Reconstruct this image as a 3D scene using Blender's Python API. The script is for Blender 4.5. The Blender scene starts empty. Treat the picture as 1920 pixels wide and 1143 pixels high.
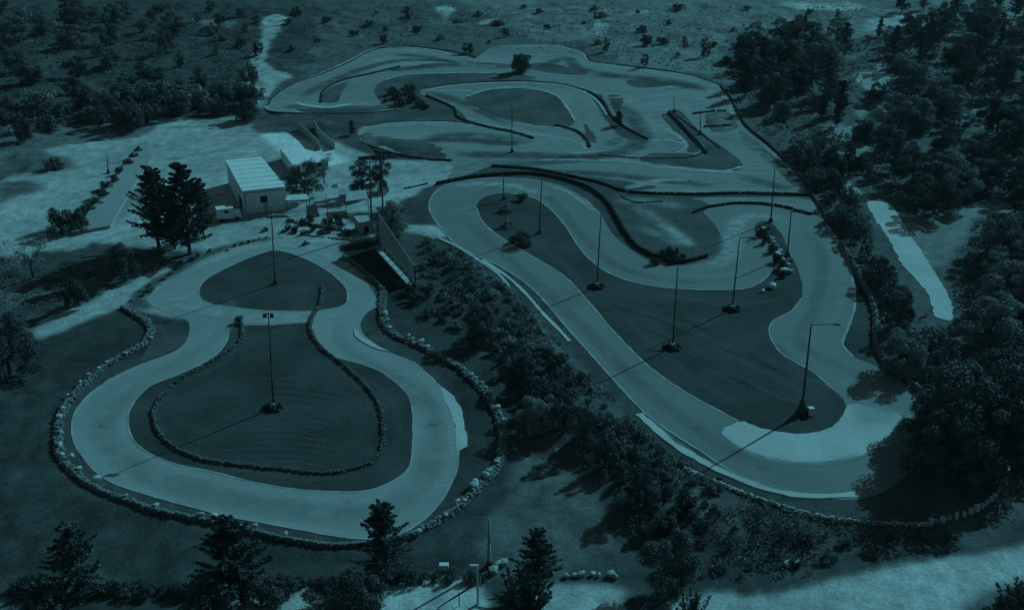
import bpy, bmesh, math, random
import numpy as np
from mathutils import Vector, Matrix
from mathutils.geometry import tessellate_polygon

# ------------------------------------------------------------------ camera, sky, sun, exposure
SC = bpy.context.scene
COL = SC.collection
PITCH, FPX, HC = math.radians(25.0), 2300.0, 80.0
cam_d = bpy.data.cameras.new('camera'); cam = bpy.data.objects.new('camera', cam_d); COL.objects.link(cam)
cam.location = (0, 0, HC); cam.rotation_euler = (math.pi/2-PITCH, 0, 0)
cam_d.sensor_width = 36; cam_d.lens = 36*FPX/1920; cam_d.clip_end = 20000; cam_d.clip_start = 1
SC.camera = cam
SC.view_settings.view_transform = 'Standard'; SC.view_settings.look = 'None'
SC.view_settings.exposure = -0.88; SC.view_settings.gamma = 1
TINT = (0.25, 0.83, 1.0)                      # the whole photograph is seen in a teal light
SUN_AZ, SUN_EL = math.radians(46.7), math.radians(30)   # azimuth from +Y towards +X
w = bpy.data.worlds.new('World'); SC.world = w; w.use_nodes = True
nt = w.node_tree; nt.nodes.clear()
sky = nt.nodes.new('ShaderNodeTexSky'); sky.sky_type = 'NISHITA'; sky.sun_disc = False
sky.sun_elevation = SUN_EL; sky.sun_rotation = SUN_AZ
bw = nt.nodes.new('ShaderNodeRGBToBW'); mul = nt.nodes.new('ShaderNodeMix'); mul.data_type = 'RGBA'; mul.blend_type = 'MULTIPLY'
mul.inputs[0].default_value = 1; mul.inputs[7].default_value = (0.36, 0.85, 1, 1)
bg = nt.nodes.new('ShaderNodeBackground'); bg.inputs[1].default_value = 0.065
wo = nt.nodes.new('ShaderNodeOutputWorld')
nt.links.new(sky.outputs[0], bw.inputs[0]); nt.links.new(bw.outputs[0], mul.inputs[6])
nt.links.new(mul.outputs[2], bg.inputs[0]); nt.links.new(bg.outputs[0], wo.inputs[0])
sd = bpy.data.lights.new('sun', 'SUN'); sd.energy = 4.6; sd.angle = math.radians(0.5); sd.color = TINT
sun = bpy.data.objects.new('sun', sd); COL.objects.link(sun)
sdir = Vector((math.sin(SUN_AZ)*math.cos(SUN_EL), math.cos(SUN_AZ)*math.cos(SUN_EL), math.sin(SUN_EL)))
sun.rotation_euler = sdir.to_track_quat('Z', 'Y').to_euler(); sun.location = sdir*300

HAZE = 0.00005
# ------------------------------------------------------------------ helpers
rnd = random.Random(7)
cp, sp = math.cos(PITCH), math.sin(PITCH)
def P(x, y, z=0.0):
    """place on the ground (height z) seen at this photograph pixel"""
    dx = (x-960)/FPX; dy = -(y-571.5)/FPX
    d = (dx, cp+dy*sp, -sp+dy*cp); t = (HC-z)/(-d[2])
    return Vector((d[0]*t, d[1]*t, z))
def HT(b, ytop):
    dy = -(ytop-571.5)/FPX
    return HC - b.y*(sp-dy*cp)/(cp+dy*sp)
def SCL(b):   # photo pixels per metre at a ground point
    return FPX/(b.y*cp+HC*sp)
def PP(pts, z=0.0): return [P(x, y, z) for x, y in pts]

def smooth(pts, closed, step=1.0):
    """Catmull-Rom resampling of world points"""
    n = len(pts); out = []
    rng = range(n if closed else n-1)
    for i in rng:
        if closed: a, b, c, d = pts[(i-1) % n], pts[i], pts[(i+1) % n], pts[(i+2) % n]
        else: a, b, c, d = pts[max(i-1, 0)], pts[i], pts[i+1], pts[min(i+2, n-1)]
        k = max(1, int((c-b).length/step))
        for j in range(k):
            t = j/k; t2 = t*t; t3 = t2*t
            out.append(0.5*((2*b)+(c-a)*t+(2*a-5*b+4*c-d)*t2+(3*b-a-3*c+d)*t3))
    if not closed: out.append(pts[-1].copy())
    return out

def mesh_obj(name, verts, faces, m=None, parent=None, smooth_sh=False):
    me = bpy.data.meshes.new(name); me.from_pydata([tuple(v) for v in verts], [], faces); me.update()
    if smooth_sh: me.shade_smooth()
    o = bpy.data.objects.new(name, me); COL.objects.link(o)
    if m: me.materials.append(m)
    if parent: o.parent = parent
    return o
def tag(o, label, cat, group=None):
    o['label'] = label; o['category'] = cat
    if group: o['group'] = group
    return o
def struct(o): o['kind'] = 'structure'; return o
def empty(name, loc, rz=0.0):
    o = bpy.data.objects.new(name, None); COL.objects.link(o); o.location = loc; o.rotation_euler.z = rz
    o.empty_display_size = 0.5
    return o
def copy_tree(o, loc, rz, scale, parent=None):
    c = o.copy(); COL.objects.link(c)
    c.location = loc; c.rotation_euler.z = rz; c.scale = scale
    for ch in list(o.children):
        k = ch.copy(); COL.objects.link(k); k.parent = c
        for g in list(ch.children):
            q = g.copy(); COL.objects.link(q); q.parent = k
    return c

class MB:
    def __init__(s): s.v = []; s.f = []
    def box(s, c, d, rz=0.0, taper=1.0):
        n = len(s.v); cx, cy, cz = c; hx, hy, hz = d[0]/2, d[1]/2, d[2]/2
        ca, sa = math.cos(rz), math.sin(rz)
        for dz in (-1, 1):
            k = taper if dz > 0 else 1
            for ax, ay in ((-1, -1), (1, -1), (1, 1), (-1, 1)):
                x, y = ax*hx*k, ay*hy*k
                s.v.append((cx+x*ca-y*sa, cy+x*sa+y*ca, cz+dz*hz))
        s.f += [(n, n+3, n+2, n+1), (n+4, n+5, n+6, n+7), (n, n+1, n+5, n+4), (n+1, n+2, n+6, n+5), (n+2, n+3, n+7, n+6), (n+3, n, n+4, n+7)]
        return s
    def tube(s, a, b, r0, r1, k=8):
        a, b = Vector(a), Vector(b); d = (b-a).normalized()
        u = d.orthogonal().normalized(); v = d.cross(u); n = len(s.v)
        for p, r in ((a, r0), (b, r1)):
            for i in range(k):
                t = 2*math.pi*i/k; s.v.append(tuple(p+u*r*math.cos(t)+v*r*math.sin(t)))
        for i in range(k): j = (i+1) % k; s.f.append((n+i, n+j, n+k+j, n+k+i))
        s.f.append(tuple(n+i for i in reversed(range(k)))); s.f.append(tuple(n+k+i for i in range(k)))
        return s
    def stone(s, c, r, R, sq=0.75):
        """an irregular stone: a jittered, squashed 14-vertex lump"""
        n = len(s.v); rz = R.uniform(0, 6.28); ax = R.uniform(.8, 1.25); ay = R.uniform(.75, 1.1)
        pts = []
        for ph, cnt, off in ((-0.5, 6, 0), (0.45, 6, .5)):
            for i in range(cnt):
                t = 2*math.pi*(i+off)/cnt; q = r*R.uniform(.82, 1.12); cc = math.cos(ph*1.1)
                x, y = q*cc*math.cos(t)*ax, q*cc*math.sin(t)*ay
                pts.append((x*math.cos(rz)-y*math.sin(rz), x*math.sin(rz)+y*math.cos(rz), q*math.sin(ph*1.5)*sq))
        pts.append((0, 0, r*sq*R.uniform(.85, 1.05)))
        s.v += [(c[0]+p[0], c[1]+p[1], c[2]+p[2]) for p in pts]
        for i in range(6):
            j = (i+1) % 6
            s.f += [(n+i, n+j, n+6+i), (n+j, n+6+j, n+6+i), (n+6+i, n+6+j, n+12)]
        s.f.append(tuple(n+i for i in reversed(range(6))))
        return s
    def torus(s, c, R0, r, K=12, k=6):
        n = len(s.v)
        for i in range(K):
            t = 2*math.pi*i/K
            for j in range(k):
                q = 2*math.pi*j/k
                s.v.append((c[0]+(R0+r*math.cos(q))*math.cos(t), c[1]+(R0+r*math.cos(q))*math.sin(t), c[2]+r*1.15*math.sin(q)))
        for i in range(K):
            for j in range(k):
                i2, j2 = (i+1) % K, (j+1) % k
                s.f.append((n+i*k+j, n+i2*k+j, n+i2*k+j2, n+i*k+j2))
        return s
    def build(s, name, m, parent=None, sm=False): return mesh_obj(name, s.v, s.f, m, parent, sm)

# ------------------------------------------------------------------ materials (grey world, teal light)
def mat(name, lo, hi, scale=1.0, rough=.9, detail=6, bump=0.0, fine=None, coords='Object', stretch=None, rand=0.0, amp=.22):
    m = bpy.data.materials.new(name); m.use_nodes = True; t = m.node_tree; N = t.nodes; L = t.links
    b = N['Principled BSDF']; b.inputs['Roughness'].default_value = rough
    b.inputs['Specular IOR Level'].default_value = .15
    tc = N.new('ShaderNodeTexCoord'); src = tc.outputs[coords]
    if stretch:
        mp = N.new('ShaderNodeMapping'); mp.inputs['Scale'].default_value = stretch; L.new(src, mp.inputs[0]); src = mp.outputs[0]
    n1 = N.new('ShaderNodeTexNoise'); n1.inputs['Scale'].default_value = scale; n1.inputs['Detail'].default_value = detail
    n1.inputs['Roughness'].default_value = .6; L.new(src, n1.inputs['Vector'])
    mr = N.new('ShaderNodeMapRange'); mr.inputs[1].default_value = .3; mr.inputs[2].default_value = .7
    mr.inputs[3].default_value = lo; mr.inputs[4].default_value = hi; L.new(n1.outputs[0], mr.inputs[0])
    out = mr.outputs[0]
    if fine:
        n2 = N.new('ShaderNodeTexNoise'); n2.inputs['Scale'].default_value = fine; n2.inputs['Detail'].default_value = 3
        L.new(src, n2.inputs['Vector'])
        m2 = N.new('ShaderNodeMapRange'); m2.inputs[1].default_value = .3; m2.inputs[2].default_value = .7
        m2.inputs[3].default_value = 1-amp; m2.inputs[4].default_value = 1+amp; L.new(n2.outputs[0], m2.inputs[0])
        mm = N.new('ShaderNodeMath'); mm.operation = 'MULTIPLY'; L.new(out, mm.inputs[0]); L.new(m2.outputs[0], mm.inputs[1]); out = mm.outputs[0]
    if rand:
        oi = N.new('ShaderNodeObjectInfo'); m3 = N.new('ShaderNodeMapRange'); m3.inputs[3].default_value = 1-rand; m3.inputs[4].default_value = 1+rand
        L.new(oi.outputs['Random'], m3.inputs[0])
        mm = N.new('ShaderNodeMath'); mm.operation = 'MULTIPLY'; L.new(out, mm.inputs[0]); L.new(m3.outputs[0], mm.inputs[1]); out = mm.outputs[0]
    cb = N.new('ShaderNodeCombineColor'); 
    for i in range(3): L.new(out, cb.inputs[i])
    L.new(cb.outputs[0], b.inputs['Base Color'])
    if bump:
        bp = N.new('ShaderNodeBump'); bp.inputs['Strength'].default_value = bump; bp.inputs['Distance'].default_value = .15
        L.new((n2 if fine else n1).outputs[0], bp.inputs['Height']); L.new(bp.outputs[0], b.inputs['Normal'])
    m['out'] = 1
    return m

M = {}
M['asphalt'] = mat('asphalt', .18, .24, .05, .85, 8, .05, fine=1.5, amp=.08)
M['asphalt_pale'] = mat('asphalt_pale', .275, .355, .05, .85, 8, .05, fine=1.5, amp=.08)
M['asphalt_old'] = mat('asphalt_old', .19, .31, .03, .85, 8, .1, fine=.6, stretch=(.45, 1.6, 1))
M['concrete'] = mat('concrete', .42, .58, .12, .85, 8, .05, fine=2, amp=.07)
M['kerb'] = mat('kerb', .36, .52, .6, .8)
M['line'] = mat('line', .26, .46, .4, .8)
M['grass'] = mat('grass', .034, .084, .11, 1, 10, .5, fine=2.2)
M['dry_grass'] = mat('dry_grass', .05, .125, .15, 1, 9, .5, fine=1.6)
M['stone'] = mat('stone', .13, .27, 1.8, .95)
M['stone_dark'] = mat('stone_dark', .08, .17, 1.5, .95)
M['white_stone'] = mat('white_stone', .3, .62, 3, .9, rand=.35)
M['rubber'] = mat('rubber', .02, .07, 1.2, .8)
M['leaf'] = mat('leaf', .06, .30, 5.5, .9, 4, rand=.35)
M['leaf_dark'] = mat('leaf_dark', .025, .16, 5, .9, 4, rand=.35)
M['leaf_pale'] = mat('leaf_pale', .14, .5, 5, .9, 4, rand=.25)
M['weeds'] = mat('weeds', .06, .34, .35, .9, 6)
M['rubber_hazed'] = mat('rubber_hazed', .05, .13, .5, .9)  # rubber of the rear barriers, distance haze put into its lighter colour
M['bark'] = mat('bark', .05, .11, 3, .95)
M['metal'] = mat('metal', .05, .10, 2, .6)
M['metal_pale'] = mat('metal_pale', .3, .42, 2, .6)
M['roof_white'] = mat('roof_white', .66, .82, .5, .7, stretch=(1, 1, 1))
M['wall_pale'] = mat('wall_pale', .72, .82, .7, .9, fine=4)
M['wall_grey'] = mat('wall_grey', .35, .5, .7, .9, fine=4)
M['dark'] = mat('dark', .01, .02, 1, .5)
M['paint_white'] = mat('paint_white', .6, .72, 1, .6)

# ------------------------------------------------------------------ ground: one sheet with soil zones
def vnoise(x, y, s, seed):
    """smooth value noise on numpy arrays"""
    r = np.random.RandomState(seed); T = r.rand(256, 256)
    X = x/s+1000; Y = y/s+1000; i = np.floor(X).astype(int); j = np.floor(Y).astype(int)
    u = X-i; v = Y-j; u = u*u*(3-2*u); v = v*v*(3-2*v); i &= 255; j &= 255; i2 = (i+1) & 255; j2 = (j+1) & 255
    return (T[i, j]*(1-u)*(1-v)+T[i2, j]*u*(1-v)+T[i, j2]*(1-u)*v+T[i2, j2]*u*v)*2-1
def inside(poly, X, Y):
    r = np.zeros(X.shape, bool); n = len(poly)
    xs = [p.x for p in poly]; ys = [p.y for p in poly]
    bb = (X >= min(xs)) & (X <= max(xs)) & (Y >= min(ys)) & (Y <= max(ys))
    x = X[bb]; y = Y[bb]; q = np.zeros(x.shape, bool)
    for k in range(n):
        a, b = poly[k], poly[(k+1) % n]
        if a.y == b.y: continue
        c = ((a.y > y) != (b.y > y)) & (x < (b.x-a.x)*(y-a.y)/(b.y-a.y)+a.x)
        q ^= c
    r[bb] = q; return r

YARD = [(0,335),(60,318),(95,300),(90,280),(170,266),(255,258),(290,240),(300,225),(380,222),(465,222),(482,250),(560,248),(620,262),(680,285),(740,298),(850,303),(880,318),(860,335),(800,350),(770,372),(700,395),(640,405),(700,440),(640,470),(705,560),(712,575),(600,600),(440,605),(340,600),(285,590),(235,575),(180,590),(130,615),(78,642),(58,622),(100,592),(180,560),(240,522),(330,500),(385,470),(320,470),(250,462),(180,452),(120,470),(60,470),(0,495)]
ZONES = [  # (polygon in photo pixels, soil albedo, edge breakup in metres)
 ([(-900,-60),(3000,-60),(3000,210),(-900,210)], .125, 6),
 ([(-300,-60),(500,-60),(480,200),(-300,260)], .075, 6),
 ([(980,-60),(3000,-60),(3000,60),(1560,70),(1380,150),(1300,135),(1180,120),(1100,80),(980,60)], .20, 5),
 ([(1470,5),(1610,5),(1600,18),(1490,18)], .45, 2), ([(1620,52),(1645,32),(1700,25),(1760,45),(1740,55),(1690,52)], .42, 2),
 ([(1900,-10),(2300,-10),(2300,30),(1900,30)], .3, 2),
 ([(1470,30),(1485,35),(1492,70),(1480,75)], .42, 1), ([(1530,110),(1600,105),(1660,130),(1600,140)], .28, 2),
 ([(815,14),(850,12),(852,22),(835,35),(822,25)], .42, 1), ([(895,40),(935,32),(938,37),(900,46)], .36, 1),
 ([(1115,45),(1140,45),(1138,62),(1118,62)], .4, 1), ([(1180,20),(1215,20),(1212,28),(1182,28)], .36, 1.5),
 ([(360,35),(440,42),(436,50),(370,44)], .2, 1),
 ([(500,205),(645,212),(692,232),(676,250),(690,290),(655,290),(600,262),(545,240),(500,240)], .085, 1.5),
 ([(494,32),(540,32),(514,65),(502,90),(500,125),(545,140),(520,160),(500,185),(492,205),(478,190),(460,176),(462,140),(470,105),(482,88),(492,65)], .40, 1),
 ([(-900,300),(300,225),(60,300),(0,300),(0,640),(60,640),(240,525),(0,560),(-900,900)], .16, 3),
 (YARD, .40, 1.0),
 ([(300,228),(462,226),(470,234),(300,240)], .46, 1),
 ([(236,578),(248,553),(290,522),(345,490),(400,466),(470,449),(510,443),(508,449),(440,464),(400,479),(350,506),(298,536),(270,560),(288,578)], .10, .5),
 ([(0,300),(90,290),(150,310),(90,322),(0,322)], .12, 2), ([(0,338),(70,345),(80,360),(20,372),(0,385)], .14, 2),
 ([(120,415),(150,395),(215,335),(262,275),(272,262),(280,266),(262,290),(200,375),(150,440),(120,440)], .12, .8),
 ([(205,420),(225,378),(265,330),(270,335),(235,400),(212,430)], .28, .8),
 ([(-300,490),(60,480),(120,468),(220,462),(300,470),(385,470),(250,520),(190,555),(90,590),(20,640),(-300,760)], .085, 2),
 ([(-40,545),(190,520),(215,530),(160,555),(-30,575)], .13, 1.5),
 ([(-600,700),(20,650),(78,644),(130,617),(232,578),(260,590),(350,600),(360,640),(200,690),(120,760),(100,850),(200,940),(640,1040),(900,980),(960,1143),(-600,1500)], .062, 1),
 ([(700,560),(780,540),(860,600),(960,780),(985,900),(900,1000),(780,1040),(700,1020),(860,850),(820,700),(680,600)], .062, 1),
 ([(975,850),(1040,860),(1160,985),(1140,1040),(1060,1075),(960,1080),(900,1060),(930,960)], .13, 1),
 ([(1060,1060),(1220,1035),(1230,1070),(1100,1085)], .09, 1),
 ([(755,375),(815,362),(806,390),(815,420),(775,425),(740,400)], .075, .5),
 ([(640,462),(700,450),(725,470),(778,540),(765,562),(725,570),(695,522),(650,492)], .035, .4),  # deep shadow beside the hoarding, painted into the ground tone
 ([(490,251),(530,249),(640,290),(660,300),(600,312),(545,300),(516,275)], .72, .3),
 ([(740,425),(820,424),(850,446),(800,442)], .46, .5),
 ([(780,440),(880,470),(1010,560),(1200,780),(1350,900),(1500,960),(1750,985),(1900,900),(1900,1010),(1600,1075),(1440,1110),(1200,1100),(1150,950),(960,700),(850,560)], .075, 1),
 ([(960,560),(1040,650),(1120,740),(1190,800),(1170,790),(1090,710),(1010,640)], .16, 1.5),([(1240,880),(1300,930),(1400,980),(1380,1000),(1280,960)], .17, 2),
 ([(1310,905),(1440,950),(1600,985),(1750,990),(1900,900),(1910,1000),(1700,1055),(1500,1060)], .075, 1),
 ([(470,1112),(585,1100),(590,1150),(430,1160),(400,1130)], .42, .6), ([(728,1092),(890,1088),(900,1200),(700,1200)], .50, .3),
 ([(1000,1100),(1175,1108),(1160,1140),(1120,1250),(1000,1250)], .42, .8), ([(-50,1128),(22,1124),(20,1160),(-60,1160)], .3, .5),
 ([(1440,1095),(1700,1045),(1900,1012),(2150,960),(2150,840),(1905,870),(1880,920),(1760,980),(1500,960)], .085, 1),
 ([(1270,1124),(1440,1114),(1560,1086),(1700,1058),(1920,1022),(2200,968),(2600,1200),(1900,1500),(1200,1300)], .46, .4),
 ([(1840,1105),(1925,1090),(1960,1200),(1800,1180)], .14, 1.5),
 ([(1440,1085),(1520,1065),(1530,1080),(1450,1100)], .10, 1),
 ([(1380,60),(1640,110),(1960,60),(2500,300),(2500,1000),(1900,1000),(1760,980),(1750,740),(1640,560),(1560,400),(1380,200)], .12, 3),
 ([(1640,120),(1700,150),(1690,210),(1640,200)], .28, 2), ([(1560,240),(1640,250),(1620,290),(1560,280)], .25, 2), ([(1800,200),(1880,210),(1870,240),(1800,230)], .25, 2), ([(1840,600),(1900,620),(1880,680),(1830,660)], .2, 2),
 ([(1560,335),(1600,345),(1620,375),(1600,372)], .38, .5), ([(1660,395),(1760,400),(1830,380),(1910,365),(1910,392),(1830,410),(1815,440),(1770,500),(1735,505),(1690,430)], .24, 1),
 ([(1600,140),(1668,138),(1660,165),(1632,165)], .38, 1), ([(1580,250),(1612,225),(1600,210),(1625,205),(1600,250)], .32, .8), ([(1440,175),(1465,178),(1460,186),(1440,184)], .4, .5),
 ([(1850,118),(1880,112),(1872,140),(1845,150)], .3, .8), ([(1490,265),(1530,275),(1530,290),(1500,282)], .4, .4),
]
def axis(lo, hi, st):
    a = list(np.arange(lo, hi+1e-6, st)); g = st; x = hi
    while x < 9000: g *= 1.35; x += g; a.append(x)
    g = st; x = lo
    while x > -9000: g *= 1.35; x -= g; a.insert(0, x)
    return np.array(a)
ax = axis(-165, 175, .7); ay = axis(88, 400, .7)
GX, GY = np.meshgrid(ax, ay); ALB = np.full(GX.shape, .085)
WN = [(vnoise(GX, GY, s, k)*0+0) for s, k in ()]
n1x, n1y = vnoise(GX, GY, 5, 1)+.5*vnoise(GX, GY, 2, 2)+.35*vnoise(GX, GY, 1.2, 12), vnoise(GX, GY, 5, 3)+.5*vnoise(GX, GY, 2, 4)+.35*vnoise(GX, GY, 1.2, 14)
def blur(a, k=1):
    for _ in range(k):
        b = a.copy(); b[1:-1, 1:-1] = (a[1:-1, 1:-1]*2+a[:-2, 1:-1]+a[2:, 1:-1]+a[1:-1, :-2]+a[1:-1, 2:])/6; a = b
    return a
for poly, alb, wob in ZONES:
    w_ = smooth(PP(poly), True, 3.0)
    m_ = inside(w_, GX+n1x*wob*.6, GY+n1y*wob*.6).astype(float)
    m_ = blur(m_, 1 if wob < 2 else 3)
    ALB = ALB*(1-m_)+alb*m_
flat = np.zeros(GX.shape)
for poly in ([(90,560),(640,440),(900,290),(480,200),(520,150),(700,70),(1120,70),(1400,140),(1580,400),(1680,560),(1800,800),(1700,990),(1400,960),(1150,760),(960,560),(860,600),(970,860),(860,1040),(640,1050),(80,930)],
             YARD, [(380,1090),(1940,1000),(2300,1300),(300,1300)], [(1580,330),(1950,330),(1950,620),(1700,620)]):
    flat = np.maximum(flat, inside(PP(poly), GX, GY))
flat = blur(flat, 14); rough = np.clip(1-flat*1.3, 0, 1)
GZ = rough*(.55*vnoise(GX, GY, 9, 21)+.3*vnoise(GX, GY, 3.5, 22)+.15*vnoise(GX, GY, 1.6, 23)-.1)
GZ += np.clip((GY-420)/400, 0, 1)**2*60*(1+vnoise(GX, GY, 300, 30))*.5
GZ += (1-rough)*.0
# the planted bank between the two circuits stands a little proud
bank = inside(PP([(800,455),(880,490),(960,560),(1060,680),(1200,830),(1300,900),(1400,960),(1300,1020),(1180,960),(1060,850),(960,690),(870,560)]), GX, GY).astype(float)
GZ += blur(bank, 10)*1.0
def ground_z(x, y):
    i = int(np.searchsorted(ax, x)); j = int(np.searchsorted(ay, y))
    return float(GZ[min(j, len(ay)-1), min(i, len(ax)-1)])
ny, nx = GX.shape
verts = np.stack([GX.ravel(), GY.ravel(), GZ.ravel()], 1).astype(np.float32)
idx = np.arange(nx*ny).reshape(ny, nx)
fq = np.stack([idx[:-1, :-1].ravel(), idx[:-1, 1:].ravel(), idx[1:, 1:].ravel(), idx[1:, :-1].ravel()], 1).astype(np.int32)
me = bpy.data.meshes.new('ground'); me.vertices.add(len(verts)); me.vertices.foreach_set('co', verts.ravel())
me.loops.add(fq.size); me.loops.foreach_set('vertex_index', fq.ravel())
me.polygons.add(len(fq)); me.polygons.foreach_set('loop_start', np.arange(0, fq.size, 4, dtype=np.int32))
me.update(calc_edges=True); me.shade_smooth()
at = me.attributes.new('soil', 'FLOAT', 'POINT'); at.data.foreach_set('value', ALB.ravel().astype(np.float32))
gr = bpy.data.objects.new('ground', me); COL.objects.link(gr); struct(gr)
def ground_mat():
    m = bpy.data.materials.new('ground_soil'); m.use_nodes = True; t = m.node_tree; N = t.nodes; L = t.links
    b = N['Principled BSDF']; b.inputs['Roughness'].default_value = 1; b.inputs['Specular IOR Level'].default_value = .05
    a = N.new('ShaderNodeAttribute'); a.attribute_name = 'soil'
    tc = N.new('ShaderNodeTexCoord'); out = a.outputs['Fac']
    hgt = None
    for sc, lo, hi, st in ((.06, .72, 1.28, (1, 1, 1)), (.45, .68, 1.32, (1, .8, 1)), (2.2, .75, 1.25, (1, 1, 1))):
        mp = N.new('ShaderNodeMapping'); mp.inputs['Scale'].default_value = st; L.new(tc.outputs['Object'], mp.inputs[0])
        n = N.new('ShaderNodeTexNoise'); n.inputs['Scale'].default_value = sc; n.inputs['Detail'].default_value = 6; n.inputs['Roughness'].default_value = .62
        L.new(mp.outputs[0], n.inputs['Vector'])
        r = N.new('ShaderNodeMapRange'); r.inputs[1].default_value = .3; r.inputs[2].default_value = .7; r.inputs[3].default_value = lo; r.inputs[4].default_value = hi
        L.new(n.outputs[0], r.inputs[0]); mm = N.new('ShaderNodeMath'); mm.operation = 'MULTIPLY'
        L.new(out, mm.inputs[0]); L.new(r.outputs[0], mm.inputs[1]); out = mm.outputs[0]; hgt = n.outputs[0]
    cb = N.new('ShaderNodeCombineColor')
    for i in range(3): L.new(out, cb.inputs[i])
    L.new(cb.outputs[0], b.inputs['Base Color'])
    bp = N.new('ShaderNodeBump'); bp.inputs['Strength'].default_value = .5; bp.inputs['Distance'].default_value = .2
    L.new(hgt, bp.inputs['Height']); L.new(bp.outputs[0], b.inputs['Normal'])
    return m
me.materials.append(ground_mat())

# ------------------------------------------------------------------ flat sheets: asphalt, islands, kerbs
def sheet(name, poly, m, z, step=1.2, jit=0.0, world=False):
    pts = poly if world else smooth(PP(poly), True, step)
    if jit:
        R = random.Random(len(poly)); pts = [Vector((p.x+R.uniform(-jit, jit), p.y+R.uniform(-jit, jit), 0)) for p in pts]
    tri = tessellate_polygon([[Vector((p.x, p.y, 0)) for p in pts]])
    o = mesh_obj(name, [(p.x, p.y, z) for p in pts], [t if (pts[t[1]]-pts[t[0]]).cross(pts[t[2]]-pts[t[0]]).z > 0 else t[::-1] for t in tri], m)
    return struct(o)
def offs(pts, closed):
    n = len(pts); out = []
    for i, p in enumerate(pts):
        a = pts[(i-1) % n] if closed or i else p; b = pts[(i+1) % n] if closed or i < n-1 else p
        d = (b-a); d.z = 0; d.normalize(); out.append(Vector((-d.y, d.x, 0)))
    return out
def ribbon(name, path, wid, m, z, closed=False, thick=0.0, step=1.0, wjit=0.0, ends=False):
    pts = smooth(PP(path), closed, step); nn = offs(pts, closed); R = random.Random(len(path)+int(wid*100))
    v = []; f = []; n = len(pts)
    ws = []
    for i in range(n):
        q = 1.0
        if ends: q = max(.08, math.sin(math.pi*min(1, max(0, i/(n-1))))**.5)
        ws.append(wid/2*q*(1+R.uniform(-wjit, wjit)))
    prof = [(-1, 0), (1, 0)] if not thick else [(-1, -thick), (-.86, 0), (.86, 0), (1, -thick)]
    for i in range(n):
        for k, dz in prof: v.append((pts[i].x+nn[i].x*ws[i]*k, pts[i].y+nn[i].y*ws[i]*k, z+dz))
    c = len(prof)
    for i in range(n if closed else n-1):
        j = (i+1) % n
        for k in range(c-1): f.append((i*c+k, i*c+k+1, j*c+k+1, j*c+k)[::-1])
    return struct(mesh_obj(name, v, f, m))
def dust_mat(name, alb, alpha, sc=.5):
    m = bpy.data.materials.new(name); m.use_nodes = True; t = m.node_tree; N = t.nodes; L = t.links
    b = N['Principled BSDF']; b.inputs['Roughness'].default_value = 1; b.inputs['Base Color'].default_value = (alb, alb, alb, 1); b.inputs['Specular IOR Level'].default_value = .05
    a = N.new('ShaderNodeAttribute'); a.attribute_name = 'fade'
    tc = N.new('ShaderNodeTexCoord'); n = N.new('ShaderNodeTexNoise'); n.inputs['Scale'].default_value = sc; n.inputs['Detail'].default_value = 6
    L.new(tc.outputs['Object'], n.inputs['Vector'])
    r = N.new('ShaderNodeMapRange'); r.inputs[1].default_value = .3; r.inputs[2].default_value = .6; r.inputs[3].default_value = .25; r.inputs[4].default_value = 1.0
    L.new(n.outputs[0], r.inputs[0])
    p1 = N.new('ShaderNodeMath'); p1.operation = 'MULTIPLY'; L.new(a.outputs['Fac'], p1.inputs[0]); L.new(r.outputs[0], p1.inputs[1])
    p2 = N.new('ShaderNodeMath'); p2.operation = 'MULTIPLY'; L.new(p1.outputs[0], p2.inputs[0]); p2.inputs[1].default_value = alpha
    L.new(p2.outputs[0], b.inputs['Alpha'])
    return m
M['dust'] = dust_mat('dust', .5, .85); M['dust_thin'] = dust_mat('dust_thin', .42, .55)
M['tyre_marks'] = dust_mat('tyre_marks', .10, .22, .3); M['lane_dark'] = dust_mat('lane_dark', .11, .75, .25); M['soil_dark'] = dust_mat('soil_dark', .05, .3, .4); M['grass_pale'] = dust_mat('grass_pale', .17, .4, .5)
_dz = [0]
def soft(name, path, wid, m, z=.05, step=1.5):
    """a strip of dust, rubber or soil whose edges and ends thin out"""
    _dz[0] += 1; z += .003*(_dz[0] % 9)
    pts = smooth(PP(path), False, step); nn = offs(pts, False); n = len(pts); v = []; f = []; fd = []
    K = (-1, -.5, 0, .5, 1); F = (0, .75, 1, .75, 0)
    for i in range(n):
        e = min(1, i/max(1, n*.18), (n-1-i)/max(1, n*.18))
        for k, q in zip(K, F): v.append((pts[i].x+nn[i].x*wid/2*k, pts[i].y+nn[i].y*wid/2*k, z)); fd.append(q*e)
    for i in range(n-1):
        for k in range(4): f.append((i*5+k, (i+1)*5+k, (i+1)*5+k+1, i*5+k+1))
    o = mesh_obj(name, v, f, m); a = o.data.attributes.new('fade', 'FLOAT', 'POINT'); a.data.foreach_set('value', fd)
    return struct(o)

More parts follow.
